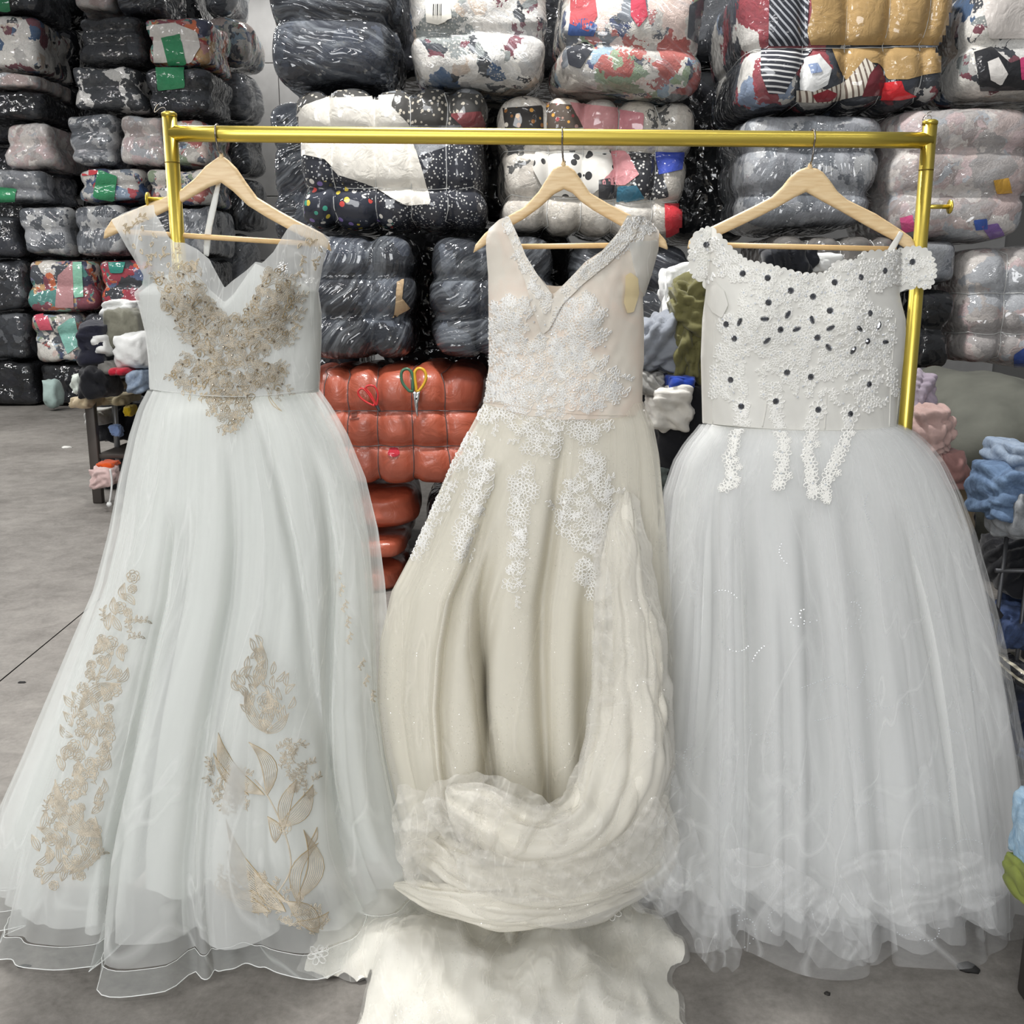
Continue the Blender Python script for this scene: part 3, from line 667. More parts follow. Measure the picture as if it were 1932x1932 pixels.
bale('grey_sack', (1788, 716, 2120, 1120), 3.15, 'navy', 'bag', 'big slumped grey-green sack behind the jeans at right', (), (), seed=27, mat=plain('grey_green_tarp', '5d5e56', .85, bump=.6, bscale=9, var=.3), straps=False, p=2.8, lump=.05, depth=.9, pname='sack')
bale('dark_bale', (1345, 549, 1716, 800), YR + .1, 'dark', 'bag', 'dark bale hidden behind the right dress bodice', (1450, 1560), (), seed=28, straps=False)
bale('dark_bale', (1345, 804, 1780, 1118), YR + .1, 'black', 'bag', 'black bale on the floor behind the right dress skirt', (), (), seed=29, straps=False)

# -- far stacks on the left (front at about 12 m)
YF = 12.0
FAR = [  # x0, y0, x1, y1, palette, film, hy, label
    (-60, -50, 66, 22, 'dark', 'bag', (), 'far dark bale with a green patch, cut by the top left corner'),
    (-70, 24, 70, 132, 'mixwhite', 'bag', (78,), 'far white and grey bale, second down at the left edge'),
    (-70, 134, 66, 164, 'pink', 'bag', (), 'far thin pink-grey bale at the left edge'),
    (-70, 166, 74, 224, 'black', 'bag', (), 'far black bale with white glints at the left edge'),
    (-2, 226, 96, 316, 'pink', 'film', (270,), 'far grey-pink film bale left of the leftmost stack gap'),
    (-70, 318, 82, 381, 'grey', 'bag', (360,), 'far grey and white bale with green tape at the left edge'),
    (-70, 406, 28, 484, 'dark', 'bag', (), 'far dark bale at the left edge beside a silvery one'),
    (30, 384, 128, 484, 'silver', 'film', (434,), 'far silvery film bale, left one of the pair above the colourful row'),
    (130, 384, 232, 484, 'silver', 'film', (432,), 'far silvery film bale, right one of the pair above the colourful row'),
    (130, -60, 208, 18, 'pink', 'film', (), 'far beige bale at the top, left of a dark glossy one'),
    (212, -60, 300, 22, 'dark', 'film', (), 'far dark glossy bale at the top, above the green-taped bale'),
    (134, 22, 266, 117, 'dark', 'bag', (52, 80), 'far navy bale with a bright strap line, above the black-and-white one'),
    (132, 119, 264, 208, 'bw', 'bag', (164,), 'far black and white bale left of the two green tapes'),
    (268, 26, 398, 122, 'colour', 'bag', (75,), 'far white bale with a green tape across it'),
    (268, 124, 396, 211, 'dark', 'bag', (170,), 'far dark bale with a square green tape'),
    (122, 212, 216, 312, 'silver', 'film', (248, 284), 'far grey film bale left of the pale pink one'),
    (220, 214, 312, 312, 'pink', 'film', (250,), 'far pale pink film bale left of the gold post'),
    (316, 222, 394, 312, 'multi', 'bag', (265,), 'far mixed bale just right of the gold post'),
    (138, 315, 268, 382, 'blue', 'bag', (350,), 'far blue and red bale with a big green tape'),
    (274, 315, 392, 384, 'multi', 'bag', (350,), 'far brown and pink bale behind the left gold post'),
    (236, 386, 330, 484, 'dark', 'film', (), 'far dark bale behind the left shoulder of the left dress'),
    (332, 387, 400, 484, 'grey', 'film', (), 'far grey bale seen under the left hanger'),
    (-60, 487, 44, 586, 'dark', 'bag', (), 'far dark bale left of the colourful row'),
    (46, 487, 178, 588, 'colour', 'bag', (540,), 'far multicoloured bale with mint and pink cloth'),
    (181, 487, 290, 588, 'red', 'bag', (540,), 'far red and orange bale beside the left dress'),
    (292, 487, 400, 588, 'dark', 'bag', (), 'far dark bale hidden behind the left dress bodice'),
    (-60, 589, 52, 680, 'dark', 'bag', (), 'far dark purple bale low at the left edge'),
    (56, 590, 152, 686, 'multi', 'bag', (630,), 'far bale with pink and mint cloth, above the black bags'),
    (154, 590, 260, 686, 'dark', 'film', (), 'far dark film bale behind the loose clothes table'),
    (262, 590, 400, 770, 'black', 'bag', (680,), 'far black bale behind the left dress waist'),
    (66, 688, 160, 766, 'black', 'bag', (), 'far black bag on the floor, second from left'),
    (-60, 682, 62, 768, 'black', 'bag', (), 'far black bag on the floor at the left edge'),
    (162, 688, 260, 766, 'black', 'bag', (), 'far black bag on the floor behind the clothes table'),
]
fb = []
for i, (x0, y0, x1, y1, st, fl, hy, lab) in enumerate(FAR):
    fb.append(bale('clothes_bale', (x0 - 2, y0 - 2, x1 + 2, y1 + 2), YF, st, fl, lab, (), hy, depth=1.1, n=18, seed=30 + i, cw=.05, cd=.05, lump=.035, straps=False, p=8, group=G_FAR))
# rows behind, seen edge-on along the right of that stack
SIDE = [(300, -60, 402, 22), (398, 20, 432, 120), (398, 122, 428, 225), (398, 228, 420, 330), (400, 332, 424, 484)]
yb = -70
for k, (xr, hgt, st) in enumerate([(444, 92, 'grey'), (470, 96, 'multi'), (472, 98, 'grey'), (474, 104, 'dark'), (484, 106, 'dark'), (470, 120, 'grey'), (470, 130, 'dark'), (470, 120, 'black')]):
    bale('clothes_bale', (372, yb, xr, yb + hgt), YF + 1.3, st, 'film', 'far bale on the right flank of the stack, %s from top' % ['first', 'second', 'third', 'fourth', 'fifth', 'sixth', 'seventh', 'eighth'][k], (), (), depth=1.0, n=14, seed=70 + k, lump=.05, straps=False, p=4, group=G_FAR)
    yb += hgt + 2
# dark bales in the gap between the two left columns
yb = -70
for k in range(6):
    bale('clothes_bale', (60, yb, 140, yb + 108), YF + 1.35, ['dark', 'black', 'dark', 'dark', 'black', 'grey'][k], 'bag', 'far dark bale set back in the gap, %s from top' % ['first', 'second', 'third', 'fourth', 'fifth', 'sixth'][k], (), (), depth=1.0, n=14, seed=80 + k, lump=.05, straps=False, p=4, group=G_FAR)
    yb += 110
for k in range(5):  # black backing bales added to keep the slits between far bales dark
    bale('clothes_bale', (142, -60 + k * 166, 372, 104 + k * 166), YF + 1.35, 'black', 'bag', 'far black bale added to darken gaps in the far stack, %s from top' % ['first', 'second', 'third', 'fourth', 'fifth'][k], (), (), depth=1.0, n=12, seed=90 + k, straps=False, p=8, group=G_FAR)
    bale('clothes_bale', (-160, -60 + k * 166, 58, 104 + k * 166), YF + 1.35, 'black', 'bag', 'far black bale added to darken gaps in the left edge stack, %s from top' % ['first', 'second', 'third', 'fourth', 'fifth'][k], (), (), depth=1.0, n=12, seed=190 + k, straps=False, p=8, group=G_FAR)
def tape(i, poly): on_bale(fb[i], 'green_tape', poly, M_GREEN, .02, 6, 'green tape label')
tape(0, [(-5, 2), (18, 0), (19, 20), (0, 20)]); tape(13, [(304, 70), (340, 64), (352, 120), (318, 122)])
tape(14, [(294, 130), (348, 130), (350, 165), (298, 170)]); tape(18, [(186, 322), (222, 332), (216, 378), (176, 372)])
tape(5, [(-20, 350), (34, 354), (28, 378), (-20, 380)])
on_bale(fb[13], 'garment', [(278, 48), (330, 44), (372, 60), (378, 90), (360, 118), (282, 116)], wrapped('far_white', 'ddd8d2', .1), .014, 6)
on_bale(fb[23], 'garment', [(136, 490), (154, 490), (158, 560), (140, 562)], wrapped('far_mint', '8fc7ae', .1), .014, 6)
on_bale(fb[23], 'garment', [(110, 520), (138, 495), (140, 580), (105, 580)], wrapped('far_dusty_pink', 'b98a8c', .1), .016, 6)
on_bale(fb[24], 'garment', [(204, 490), (238, 490), (232, 515), (208, 515)], wrapped('far_teal', '2f8a7c', .1), .014, 6)
on_bale(fb[27], 'garment', [(108, 618), (140, 596), (152, 650), (128, 668)], wrapped('far_aqua', '86bcb0', .1), .014, 6)
on_bale(fb[27], 'garment', [(64, 596), (88, 592), (100, 622), (76, 622)], wrapped('far_coral', 'd0566a', .1), .014, 6)
on_bale(fb[18], 'garment', [(150, 316), (195, 318), (180, 330), (150, 332)], wrapped('far_red', 'c23a42', .1), .012, 6)

# ================================================================ loose clothes
def crumple(name, px, py, Y, wpx, hpx, depth, mat, label, seed=0, fold=0.16, cat='garment', ff=9.0, parent=None, sub=5, droop=0.0):
    """a dropped, bunched garment: a soft lump with sharp irregular folds"""
    bm = bmesh.new(); bmesh.ops.create_icosphere(bm, subdivisions=sub, radius=1)
    A = np.array([v.co[:] for v in bm.verts]); f = [tuple(v.index for v in q.verts) for q in bm.faces]; bm.free()
    c = P(px, py, Y); s = np.linalg.norm(P(px + 1, py, Y) - c)
    h = np.array([wpx * s / 2, depth / 2, hpx * s / 2])
    B = np.sign(A) * np.abs(A) ** 0.75; B /= np.maximum(np.abs(B).max(1), 1e-6)[:, None] ** 0.45
    q = B * h; u = q / max(h); rr = np.random.RandomState(seed + 3)
    n1 = fbm(u + seed, 2.2, seed, 2); k = 0.84 + 0.16 * n1
    for o_ in range(2):                      # two families of soft folds with sharp valleys
        d_ = rr.normal(size=3); d_[1] *= .4; d_ /= np.linalg.norm(d_)
        ph = (u @ d_) * ff * (.75, 1.3)[o_] + 2.6 * fbm(u * .8 + seed + o_, 1.9, seed + o_ * 4, 2)
        k = k + fold * (1.1, .55)[o_] * (np.abs(np.sin(ph)) ** .8 - .6)
    q = q * k[:, None]
    if droop: q[:, 2] -= droop * (np.abs(q[:, 0]) / h[0]) ** 2 * h[2]
    v = q + c
    v[:, 2] = np.maximum(v[:, 2], 0.003)
    o = part(name, v, f, mat, parent)
    if parent is None: tag(o, label, cat)
    return o
def cloth(nm, col, var=.25): return plain('cloth_' + nm, col, .9, bump=.5, bscale=22, var=var, spec=.2, sheen=.2)
C_WHITE, C_OLIVE, C_GREYB, C_BLACK = cloth('white', 'd9dad8', .1), cloth('olive', '6d6a44'), cloth('blue_grey', '8d929b'), cloth('black', '16171c')
YC = 3.2
crumple('crumpled_shirt', 1292, 555, YC + .12, 100, 120, .22, C_WHITE, 'white crumpled shirt behind the olive garment', 3)
crumple('crumpled_jacket', 1302, 588, YC - .02, 88, 150, .24, C_OLIVE, 'olive green bunched jacket between the middle and right dresses', 5, .2)
crumple('crumpled_jacket_sleeve', 1300, 668, YC - .04, 90, 110, .22, C_OLIVE, 'olive green sleeve hanging below the olive jacket', 8, .2)
crumple('crumpled_sweatshirt', 1246, 648, YC, 100, 118, .24, C_GREYB, 'blue-grey crumpled sweatshirt beside the middle dress', 7, .15)
crumple('printed_top', 1226, 722, YC - .05, 62, 52, .2, cloth('black_white_mix', 'a7a6a2', .6), 'black and white top under the blue-grey sweatshirt', 9)
crumple('blue_cloth', 1280, 718, YC - .06, 60, 26, .2, cloth('blue', '2746a8'), 'small royal blue cloth under the olive sleeve', 11, .08)
crumple('crumpled_tee', 1258, 768, YC - .06, 96, 100, .22, cloth('offwhite', 'd6d3cc', .12), 'off-white tee draped over the black cloth between dresses', 12, .12)
crumple('black_cloth', 1290, 830, YC + .02, 150, 260, .3, C_BLACK, 'black cloth hanging in the gap between middle and right dresses', 13, .1)
crumple('black_cloth', 1270, 1110, YC + .05, 170, 400, .4, C_BLACK, 'black cloth heap low behind the middle and right skirts', 15, .1)
crumple('grey_cloth', 1250, 900, YC - .02, 40, 60, .2, cloth('dim_teal', '59625f'), 'dim grey-green cloth low between the middle and right dresses', 16, .1)
crumple('black_shirt', 1487, 492, 2.75, 120, 60, .2, cloth('charcoal', '22242a'), 'black top lying behind the right dress neckline', 17, .16)
crumple('white_tee', 1540, 498, 2.78, 86, 44, .2, C_WHITE, 'white tee behind the right dress neckline beside a black top', 18, .1)
crumple('grey_shirt', 1590, 508, 2.8, 60, 36, .2, cloth('mid_grey', '6d6f75'), 'grey top behind the right dress neckline', 19, .1)
crumple('dark_garment', 1520, 640, 3.0, 330, 250, .3, C_BLACK, 'dark heap of clothes behind the right bodice', 20, .12)
# right of the rack: garments hanging on the stack
crumple('lavender_shirt', 1735, 740, 3.15, 44, 90, .18, cloth('lavender', '9a8f9c'), 'lavender shirt hanging just right of the gold post', 21, .14)
crumple('mauve_blouse', 1748, 822, 3.1, 88, 130, .2, cloth('mauve', 'b69a94'), 'dusty pink blouse at the right edge of the right skirt', 22, .16)
crumple('mauve_skirt', 1782, 880, 3.1, 66, 90, .2, cloth('dusty_rose', '9c7672'), 'darker rose garment below the dusty pink blouse', 23, .1)
crumple('beige_trousers', 1808, 960, 3.16, 44, 150, .16, cloth('beige', '7d6f58'), 'beige trousers hanging beside the rose garment', 24, .12)
crumple('black_trousers', 1790, 1040, 3.2, 70, 200, .2, C_BLACK, 'black trousers hanging behind the right skirt edge', 25, .1)
# denim on a metal rack at the right edge
D1, D2, D3 = denim('mid_blue_denim', '3c4f6b', '647b97'), denim('light_blue_denim', '6c7c92', '8f9dae'), denim('grey_denim', '686c71', '8c8f92')
YD = 2.7
crumple('denim_jeans', 1925, 862, YD, 90, 66, .26, D2, 'light blue jeans on top of the denim pile at right edge', 30, .12)
crumple('denim_jeans', 1895, 930, YD - .02, 90, 120, .26, D1, 'mid blue jeans hanging down the left of the denim pile', 31, .16)
crumple('denim_jeans', 1928, 962, YD - .06, 96, 120, .24, D3, 'grey folded jeans at the front of the denim pile', 32, .14)
M_DKMETAL = plain('dark_grey_metal', '4a4b4e', .45, metal=.6)
cr = thing('clothes_cage', (P(1935, 1100, YD)[0] + .12, YD + .2, 0), 'dark metal cage rack at the right edge under the jeans', 'rack')
xl = P(1880, 1060, YD)[0]
zt = P(1900, 985, YD)[2]
for k in range(5):
    part('upright', *tube([(xl + k * .07, YD - .02, 0.0), (xl + k * .07 + .012, YD - .02, zt)], .006, 8), M_DKMETAL, cr)
for z in (0.12, 0.55, zt): part('rail', *tube([(xl - .01, YD - .02, z), (xl + .32, YD - .02, z)], .007, 8), M_DKMETAL, cr)
for k in range(2): part('post', *tube([(xl + k * .32, YD + .4, 0), (xl + k * .32, YD + .4, zt)], .01, 8), M_DKMETAL, cr)
part('diagonal_brace', *tube([P(1852, 1118, YD - .05), P(1886, 1164, YD - .05)], .012, 6), M_DKMETAL, cr)
C_NAVY = cloth('navy', '1d2438')
crumple('dark_jeans', 1915, 1175, YD + .05, 100, 90, .22, denim('dark_denim', '1b2436', '34456a'), 'dark blue jeans inside the metal cage', 33, .14)
crumple('navy_garment', 1915, 1060, YD + .12, 110, 110, .25, C_BLACK, 'black clothes behind the cage bars', 34, .1)
crumple('striped_top', 1918, 1262, YD - .02, 60, 44, .2, striped('black_cream_stripe', '1c1d22', 'b9b3a0', 260., (.5, 0, 1)), 'black and cream striped top in the cage', 35, .1)
crumple('navy_garment', 1912, 1350, YD + .05, 90, 150, .3, C_NAVY, 'navy clothes low in the cage', 36, .14)
crumple('denim_jeans', 1925, 1420, YD - .02, 60, 70, .2, denim('indigo', '22304a', '3d567c'), 'indigo jeans at the bottom of the cage', 37, .14)
crumple('black_cloth', 1925, 1540, 2.45, 70, 220, .3, C_BLACK, 'black cloth at the foot of the cage', 38, .1)
# low box with a bag at the near right
part_box = part('dark_box', *bbox_bevel((.955 + .15, 1.61, P(1900, 1705, 1.62)[2] / 2), (.3, .14, P(1900, 1705, 1.62)[2]), .01), plain('dark_brown_board', '332f2b', .7), None)
tag(part_box, 'dark brown box standing on the floor at the right edge', 'box')
crumple('green_bag', 1936, 1660, 1.62, 56, 84, .12, plain('yellow_green_bag', '8f9a4a', .6, bump=.4, bscale=14, var=.3), 'yellow-green cloth bag on the dark box at right edge', 39, .12)
crumple('light_blue_cloth', 1948, 1562, 1.64, 50, 170, .1, denim('sky_denim', '7fa3c2', 'b5cfe2'), 'light blue cloth above the green bag', 40, .1)

# clothes table at the left
YT = 6.3
M_TLEG = plain('brown_grey_steel', '4b4642', .5, metal=.3); M_TPOLE = plain('grey_steel_pole', '8b8c8e', .4, metal=.6)
ctr = P(270, 900, YT)
tb = thing('clothes_table', (ctr[0], YT + .4, 0), 'dark steel table-rack heaped with clothes behind the left dress', 'table')
zt = P(170, 702, YT)[2]
part('leg', *bbox_bevel((P(174, 800, YT)[0], YT, zt / 2), (.06, .05, zt), .006), M_TLEG, tb)
part('leg', *bbox_bevel((P(420, 800, YT)[0], YT, zt / 2), (.06, .05, zt), .006), M_TLEG, tb)
part('leg', *tube([(P(216, 800, YT + .3)[0], YT + .3, 0), (P(214, 720, YT + .3)[0], YT + .3, zt)], .02, 8), M_TPOLE, tb)
part('leg', *tube([(P(420, 800, YT + .8)[0], YT + .8, 0), (P(420, 720, YT + .8)[0], YT + .8, zt)], .02, 8), M_TPOLE, tb)
part('table_top', *bbox_bevel((P(296, 702, YT)[0], YT + .42, zt), (.86, .9, .05), .008), M_TLEG, tb)
part('shelf', *bbox_bevel((P(296, 702, YT)[0], YT + .42, .3), (.84, .86, .03), .006), M_TLEG, tb)
def tcl(name, px, py, w, h_, mat, label, seed, dy=0.0, depth=.4, fold=.13): crumple(name, px, py, YT + dy, w, h_, depth, mat, label, seed, fold, sub=4)
C_OG = cloth('olive_grey', '7b7a6d')
tcl('white_cloth', 236, 584, 74, 42, C_WHITE, 'white cloth at the very top of the clothes table heap', 50, .2)
tcl('olive_jacket', 240, 622, 84, 88, C_OG, 'grey-olive jacket on the clothes table heap', 51, .05)
tcl('white_shirt', 258, 660, 64, 74, C_WHITE, 'white rolled shirt at the edge of the left dress', 52, -.1, fold=.08)
tcl('white_sleeve', 206, 650, 30, 44, C_WHITE, 'white sleeve between navy and olive clothes', 53, -.05)
tcl('navy_jacket', 188, 650, 64, 90, cloth('ink_navy', '1c1d2b'), 'navy jacket hanging over the left end of the clothes table', 54, -.05)
tcl('grey_cloth', 232, 690, 70, 26, cloth('stone', '6e6c68'), 'grey cloth lying on the table edge', 55, -.05)
tcl('red_cloth', 242, 698, 44, 18, cloth('red', 'b02236'), 'red cloth at the front edge of the table', 56, -.15)
tcl('denim_cloth', 272, 716, 36, 50, D2, 'pale denim hanging beside the left dress waist', 57, -.15)
tcl('black_cloth', 190, 722, 58, 66, C_BLACK, 'black cloth hanging from the left corner of the table', 58, -.15)
tcl('white_cloth', 164, 722, 30, 48, cloth('pale_green', 'c9d0c8', .15), 'pale cloth hanging left of the black cloth on the table corner', 59, -.1)
tcl('cream_cloth', 166, 756, 46, 26, cloth('cream', 'c9b89a'), 'cream cloth hanging low at the table leg', 60, .05)
tcl('cream_cloth', 226, 752, 60, 22, cloth('cream_two', 'c8bb9b'), 'cream cloth on the shelf behind the grey pole', 61, .35)
tcl('lace_cloth', 236, 722, 40, 22, cloth('lace_cream', 'b9b19c'), 'small cream lace cloth under the table top', 62, .25)
tcl('white_cloth', 190, 786, 36, 34, cloth('soft_white', 'c9c9c6'), 'white cloth poking out beside the table leg', 63, .3)
tcl('black_bag', 232, 790, 96, 94, C_BLACK, 'black bag filling the middle of the table rack', 64, .58)
tcl('black_bag', 232, 889, 84, 76, C_BLACK, 'black bag low in the table rack', 65, .58)
tcl('yellow_cloth', 246, 775, 16, 22, cloth('yellow', 'd8b82a'), 'small yellow cloth beside the left skirt', 66, .2, .16)
tcl('blue_tag', 220, 812, 24, 26, cloth('tag_blue', '8fa8d6'), 'small light blue cloth tied to the grey pole', 67, .12, .1)
tcl('orange_cloth', 204, 876, 40, 14, cloth('orange', 'd8561f'), 'thin orange cloth above the pink sweatpants', 68, -.1, .2)
tcl('pink_sweatpants', 198, 898, 54, 46, cloth('pale_pink', 'd8bcb8'), 'pale pink garment with drawstring low on the clothes table', 69, -.15, .24)
ds = part('drawstring', *tube(smooth_path([P(208, 885, YT - .3), P(211, 910, YT - .3), P(209, 935, YT - .3), P(206, 950, YT - .3)], 14), .006, 6), C_WHITE)
tag(ds, 'white drawstring dangling from the pale pink garment', 'cord')
part('tassel', *tube([P(206, 948, YT - .3), P(206, 952, YT - .3), P(206, 957, YT - .3)], [.012, .018, .006], 8), C_WHITE, ds)
gc = crumple('mint_cloth', 100, 742, 11.6, 30, 62, .3, cloth('mint_grey', 'a8bdb8', .1), 'pale mint cloth on the floor before the far black bags', 70, .1, sub=3)

# floor litter
def litter(px, py, s, col, label, seed):
    c = F(px, py); bm = bmesh.new(); bmesh.ops.create_icosphere(bm, subdivisions=2, radius=1)
    A = np.array([v.co[:] for v in bm.verts]); f = [tuple(v.index for v in q.verts) for q in bm.faces]; bm.free()
    k = 1 + .35 * fbm(A + seed, 2.5, seed, 2); v = A * k[:, None] * np.array(s) / 2 + c; v[:, 2] = np.maximum(v[:, 2], 0.0005)
    tag(part('floor_litter', v, f, plain('litter_' + col, col, .8)), label, 'litter')
litter(1826, 1828, (.045, .04, .025), '1d1c1b', 'dark crumpled scrap on the floor before the right dress', 1)
litter(46, 1823, (.03, .012, .008), '1f1e1c', 'thin dark scrap on the floor at lower left', 2)
litter(42, 1288, (.03, .015, .01), '222120', 'dark scrap on the floor beside the floor joint', 3)
litter(126, 845, (.1, .05, .03), 'd0cfca', 'white scrap on the far floor left of the clothes table', 4)
litter(1560, 1875, (.012, .012, .008), '2a2826', 'tiny dark scrap on the floor before the right dress hem', 5)

# ================================================================ gold rack
YRK = 2.06
def gold():
    q = N('brushed_gold'); p = q.n('BsdfPrincipled', Roughness=0.33, Metallic=0.9); p.inputs['Base Color'].default_value = srgb('d8c25c')
    return q.surf(p.outputs[0])
M_GOLD = gold()
M_STEEL = plain('hook_steel', '9a938c', .22, metal=1.0)
bl, br = P(322, 252, YRK), P(1757, 265, YRK)
rk = thing('garment_rack', ((bl[0] + br[0]) / 2, YRK, 0), 'gold tubular clothes rack carrying the three white dresses', 'rack')
part('rail', *tube(np.linspace(bl, br, 12), .0152, 20), M_GOLD, rk)
for px, py, side, pegy, seam in ((319, 214, -1, 376, 307), (1755, 229, 1, 390, 321)):
    top = P(px, py, YRK); x = top[0]
    po = part('post', *tube([(x, YRK, 0.03), (x, YRK, .5), (x, YRK, 1.0), (x, YRK, top[2] - .004)], .0138, 20), M_GOLD, rk)
    part('cap', *tube([(x, YRK, top[2] - .006), (x, YRK, top[2]), (x, YRK, top[2] + .003)], [.0146, .0146, .010], 20), M_GOLD, po)
    zs = P(px, seam, YRK)[2]
    part('seam_ring', *tube([(x, YRK, zs - .0008), (x, YRK, zs + .0008)], .0141, 20), plain('dark_gold_seam', '6d5a1c', .6, metal=.6), po)  # darker gold ring at the post joint
    zp = P(px, pegy, YRK)[2]; x2 = x + side * .052
    part('peg', *join(tube([(x, YRK, zp), (x2, YRK, zp)], .0042, 12), tube([(x2 - side * .001, YRK, zp), (x2 + side * .002, YRK, zp), (x2 + side * .004, YRK, zp)], [.0135, .0135, .009], 16)), M_GOLD, po)
    part('foot', *tube([(x, YRK + .002, .016), (x, YRK + .40, .016)], .0138, 16), M_GOLD, rk)
    wv = np.array([[x + side * .0 - .012 + .01 * math.cos(t * 1.3) - .006 * t * side * -0.2, YRK - .01, top[2] + .002 + .006 * math.sin(t * 2.1) + .002 * t] for t in np.linspace(0, 4, 24)])
    part('wire_tie', *tube(wv, .0007, 4), M_STEEL, po)

# ================================================================ hangers
M_WOOD = wood(); M_WOODBAR = plain('hanger_bar_wood', 'e2bd86', .45, bump=.05, var=.1)
HANG = [
    ([(406, 301), (412, 297), (424, 297), (431, 302), (447, 318), (465, 345), (485, 372), (526, 397), (560, 416), (608, 440), (620, 455), (625, 474), (604, 463), (547, 434), (505, 411), (468, 388), (440, 361), (418, 345), (396, 352), (362, 372), (314, 398), (260, 424), (226, 438), (208, 446), (196, 451), (198, 436), (212, 414), (260, 393), (314, 371), (345, 356), (369, 336), (388, 314)],
     (418, 298), (233, 437, 603, 461), 411, 'pale wooden hanger holding the left dress'),
    ([(1056, 312), (1070, 312), (1084, 322), (1098, 342), (1113, 364), (1147, 384), (1190, 406), (1242, 438), (1256, 454), (1261, 472), (1240, 464), (1205, 446), (1160, 420), (1120, 397), (1096, 380), (1080, 364), (1064, 357), (1046, 366), (1020, 390), (990, 412), (962, 428), (925, 456), (908, 468), (893, 477), (897, 462), (915, 440), (961, 406), (990, 390), (1016, 362), (1032, 336), (1043, 320)],
     (1063, 312), (925, 466, 1238, 462), 1060, 'pale wooden hanger holding the middle lace dress'),
    ([(1520, 316), (1540, 318), (1552, 325), (1566, 342), (1580, 362), (1598, 377), (1651, 403), (1698, 433), (1719, 448), (1731, 470), (1710, 470), (1685, 453), (1631, 424), (1584, 397), (1547, 377), (1521, 362), (1500, 372), (1469, 390), (1432, 409), (1354, 446), (1318, 462), (1297, 470), (1300, 454), (1312, 441), (1348, 425), (1422, 389), (1456, 371), (1476, 352), (1490, 334), (1504, 322)],
     (1528, 317), (1342, 462, 1690, 470), 1533, 'pale wooden hanger holding the right beaded dress'),
]
for poly, (hx, hy_), (b0x, b0y, b1x, b1y), hookx, lab in HANG:
    v, f = slab(poly, 3.0, YRK, .013, 5)
    t = thing('wooden_hanger', (P(hx, hy_, YRK)[0], YRK, v[:, 2].min()), lab, 'hanger')
    part('shoulder_bar', v, f, M_WOOD, t)
    part('lower_bar', *tube([P(b0x, b0y, YRK), P(b1x, b1y, YRK)], .0052, 12), M_WOODBAR, t)
    z0 = P(hx, hy_, YRK)[2] - .004; x0 = P(hx, hy_, YRK)[0]; xb = P(hookx, 258, YRK)[0]
    k = (xb - bl[0]) / (br[0] - bl[0]); zb = bl[2] + (br[2] - bl[2]) * k; R = .0178
    pts = [(x0, YRK, z0), (x0, YRK - .002, z0 + .012), (x0 + (xb - x0) * .5, YRK - .010, (z0 + zb - R) / 2)]
    for a in np.linspace(-40, 215, 16): pts.append((xb, YRK - R * math.cos(math.radians(a)), zb + R * math.sin(math.radians(a))))
    part('hook', *tube(smooth_path(pts, 60), .0018, 8), M_STEEL, t)
    part('collar', *tube([(x0, YRK, z0 + .001), (x0, YRK, z0 + .008), (x0, YRK, z0 + .013)], [.006, .004, .0026], 10), M_WOOD, t)

# ================================================================ embroidery drawn on the cloth
RS = random.Random(11)
def loop2(cx, cy, rx, ry, ang, n=9):
    c, s = math.cos(ang), math.sin(ang)
    return [(cx + rx * math.cos(t) * c - ry * math.sin(t) * s, cy + rx * math.cos(t) * s + ry * math.sin(t) * c) for t in np.linspace(0, 2 * PI, n)]
def flower(cx, cy, r, n=6, w=1.6, rot=None):
    rot = RS.uniform(0, 6) if rot is None else rot
    out = []
    for k in range(n):
        a = rot + 2 * PI * k / n; out.append((loop2(cx + .62 * r * math.cos(a), cy + .62 * r * math.sin(a), .38 * r, .27 * r, a), w))
    out.append((loop2(cx, cy, .2 * r, .2 * r, 0, 7), w))
    return out
def leaf(x0, y0, x1, y1, wd, bend=0.15, ribs=5, w=1.6):
    ribs = max(2, min(ribs, int(wd / 3.8) + 1)); w = min(w, 1.5); dx, dy = x1 - x0, y1 - y0; L = math.hypot(dx, dy) + 1e-6; nx, ny = -dy / L, dx / L; out = []
    for j in np.linspace(-1, 1, ribs):
        pts = []
        for s in np.linspace(0, 1, 9):
            o = bend * L * math.sin(PI * s) + j * wd / 2 * math.sin(PI * min(1, s * 1.05)) ** .8 * (1 - .25 * s)
            pts.append((x0 + dx * s + nx * o, y0 + dy * s + ny * o))
        out.append((pts, w))
    return out
def spiral(cx, cy, r, turns=2.2, w=1.6):
    t = np.linspace(0, 1, int(10 * turns)); a0 = RS.uniform(0, 6)
    return [([(cx + r * u * math.cos(a0 + turns * 2 * PI * u) * (1 + .08 * math.sin(9 * u)), cy + r * u * math.sin(a0 + turns * 2 * PI * u)) for u in t], w)]
def rose(cx, cy, r, w=1.6):
    out = spiral(cx, cy, r * .7, 2.4, w)
    for k in range(6):
        a = k * PI / 3 + .3; out.append((loop2(cx + .7 * r * math.cos(a), cy + .7 * r * math.sin(a), .36 * r, .22 * r, a + PI / 2), w))
    return out
def spray(x0, y0, ang, L, nl=5, ll=9, w=1.5):
    out = []; pts = [(x0 + L * s * math.cos(ang + .5 * s), y0 + L * s * math.sin(ang + .5 * s)) for s in np.linspace(0, 1, 8)]; out.append((pts, w * .8))
    for k in range(nl):
        s = (k + 1) / nl; a = ang + .5 * s + (0.8 if k % 2 else -.8); px = x0 + L * s * math.cos(ang + .5 * s); py = y0 + L * s * math.sin(ang + .5 * s)
        out += leaf(px, py, px + ll * math.cos(a), py + ll * math.sin(a), ll * .4, .05, 3, w)
    return out
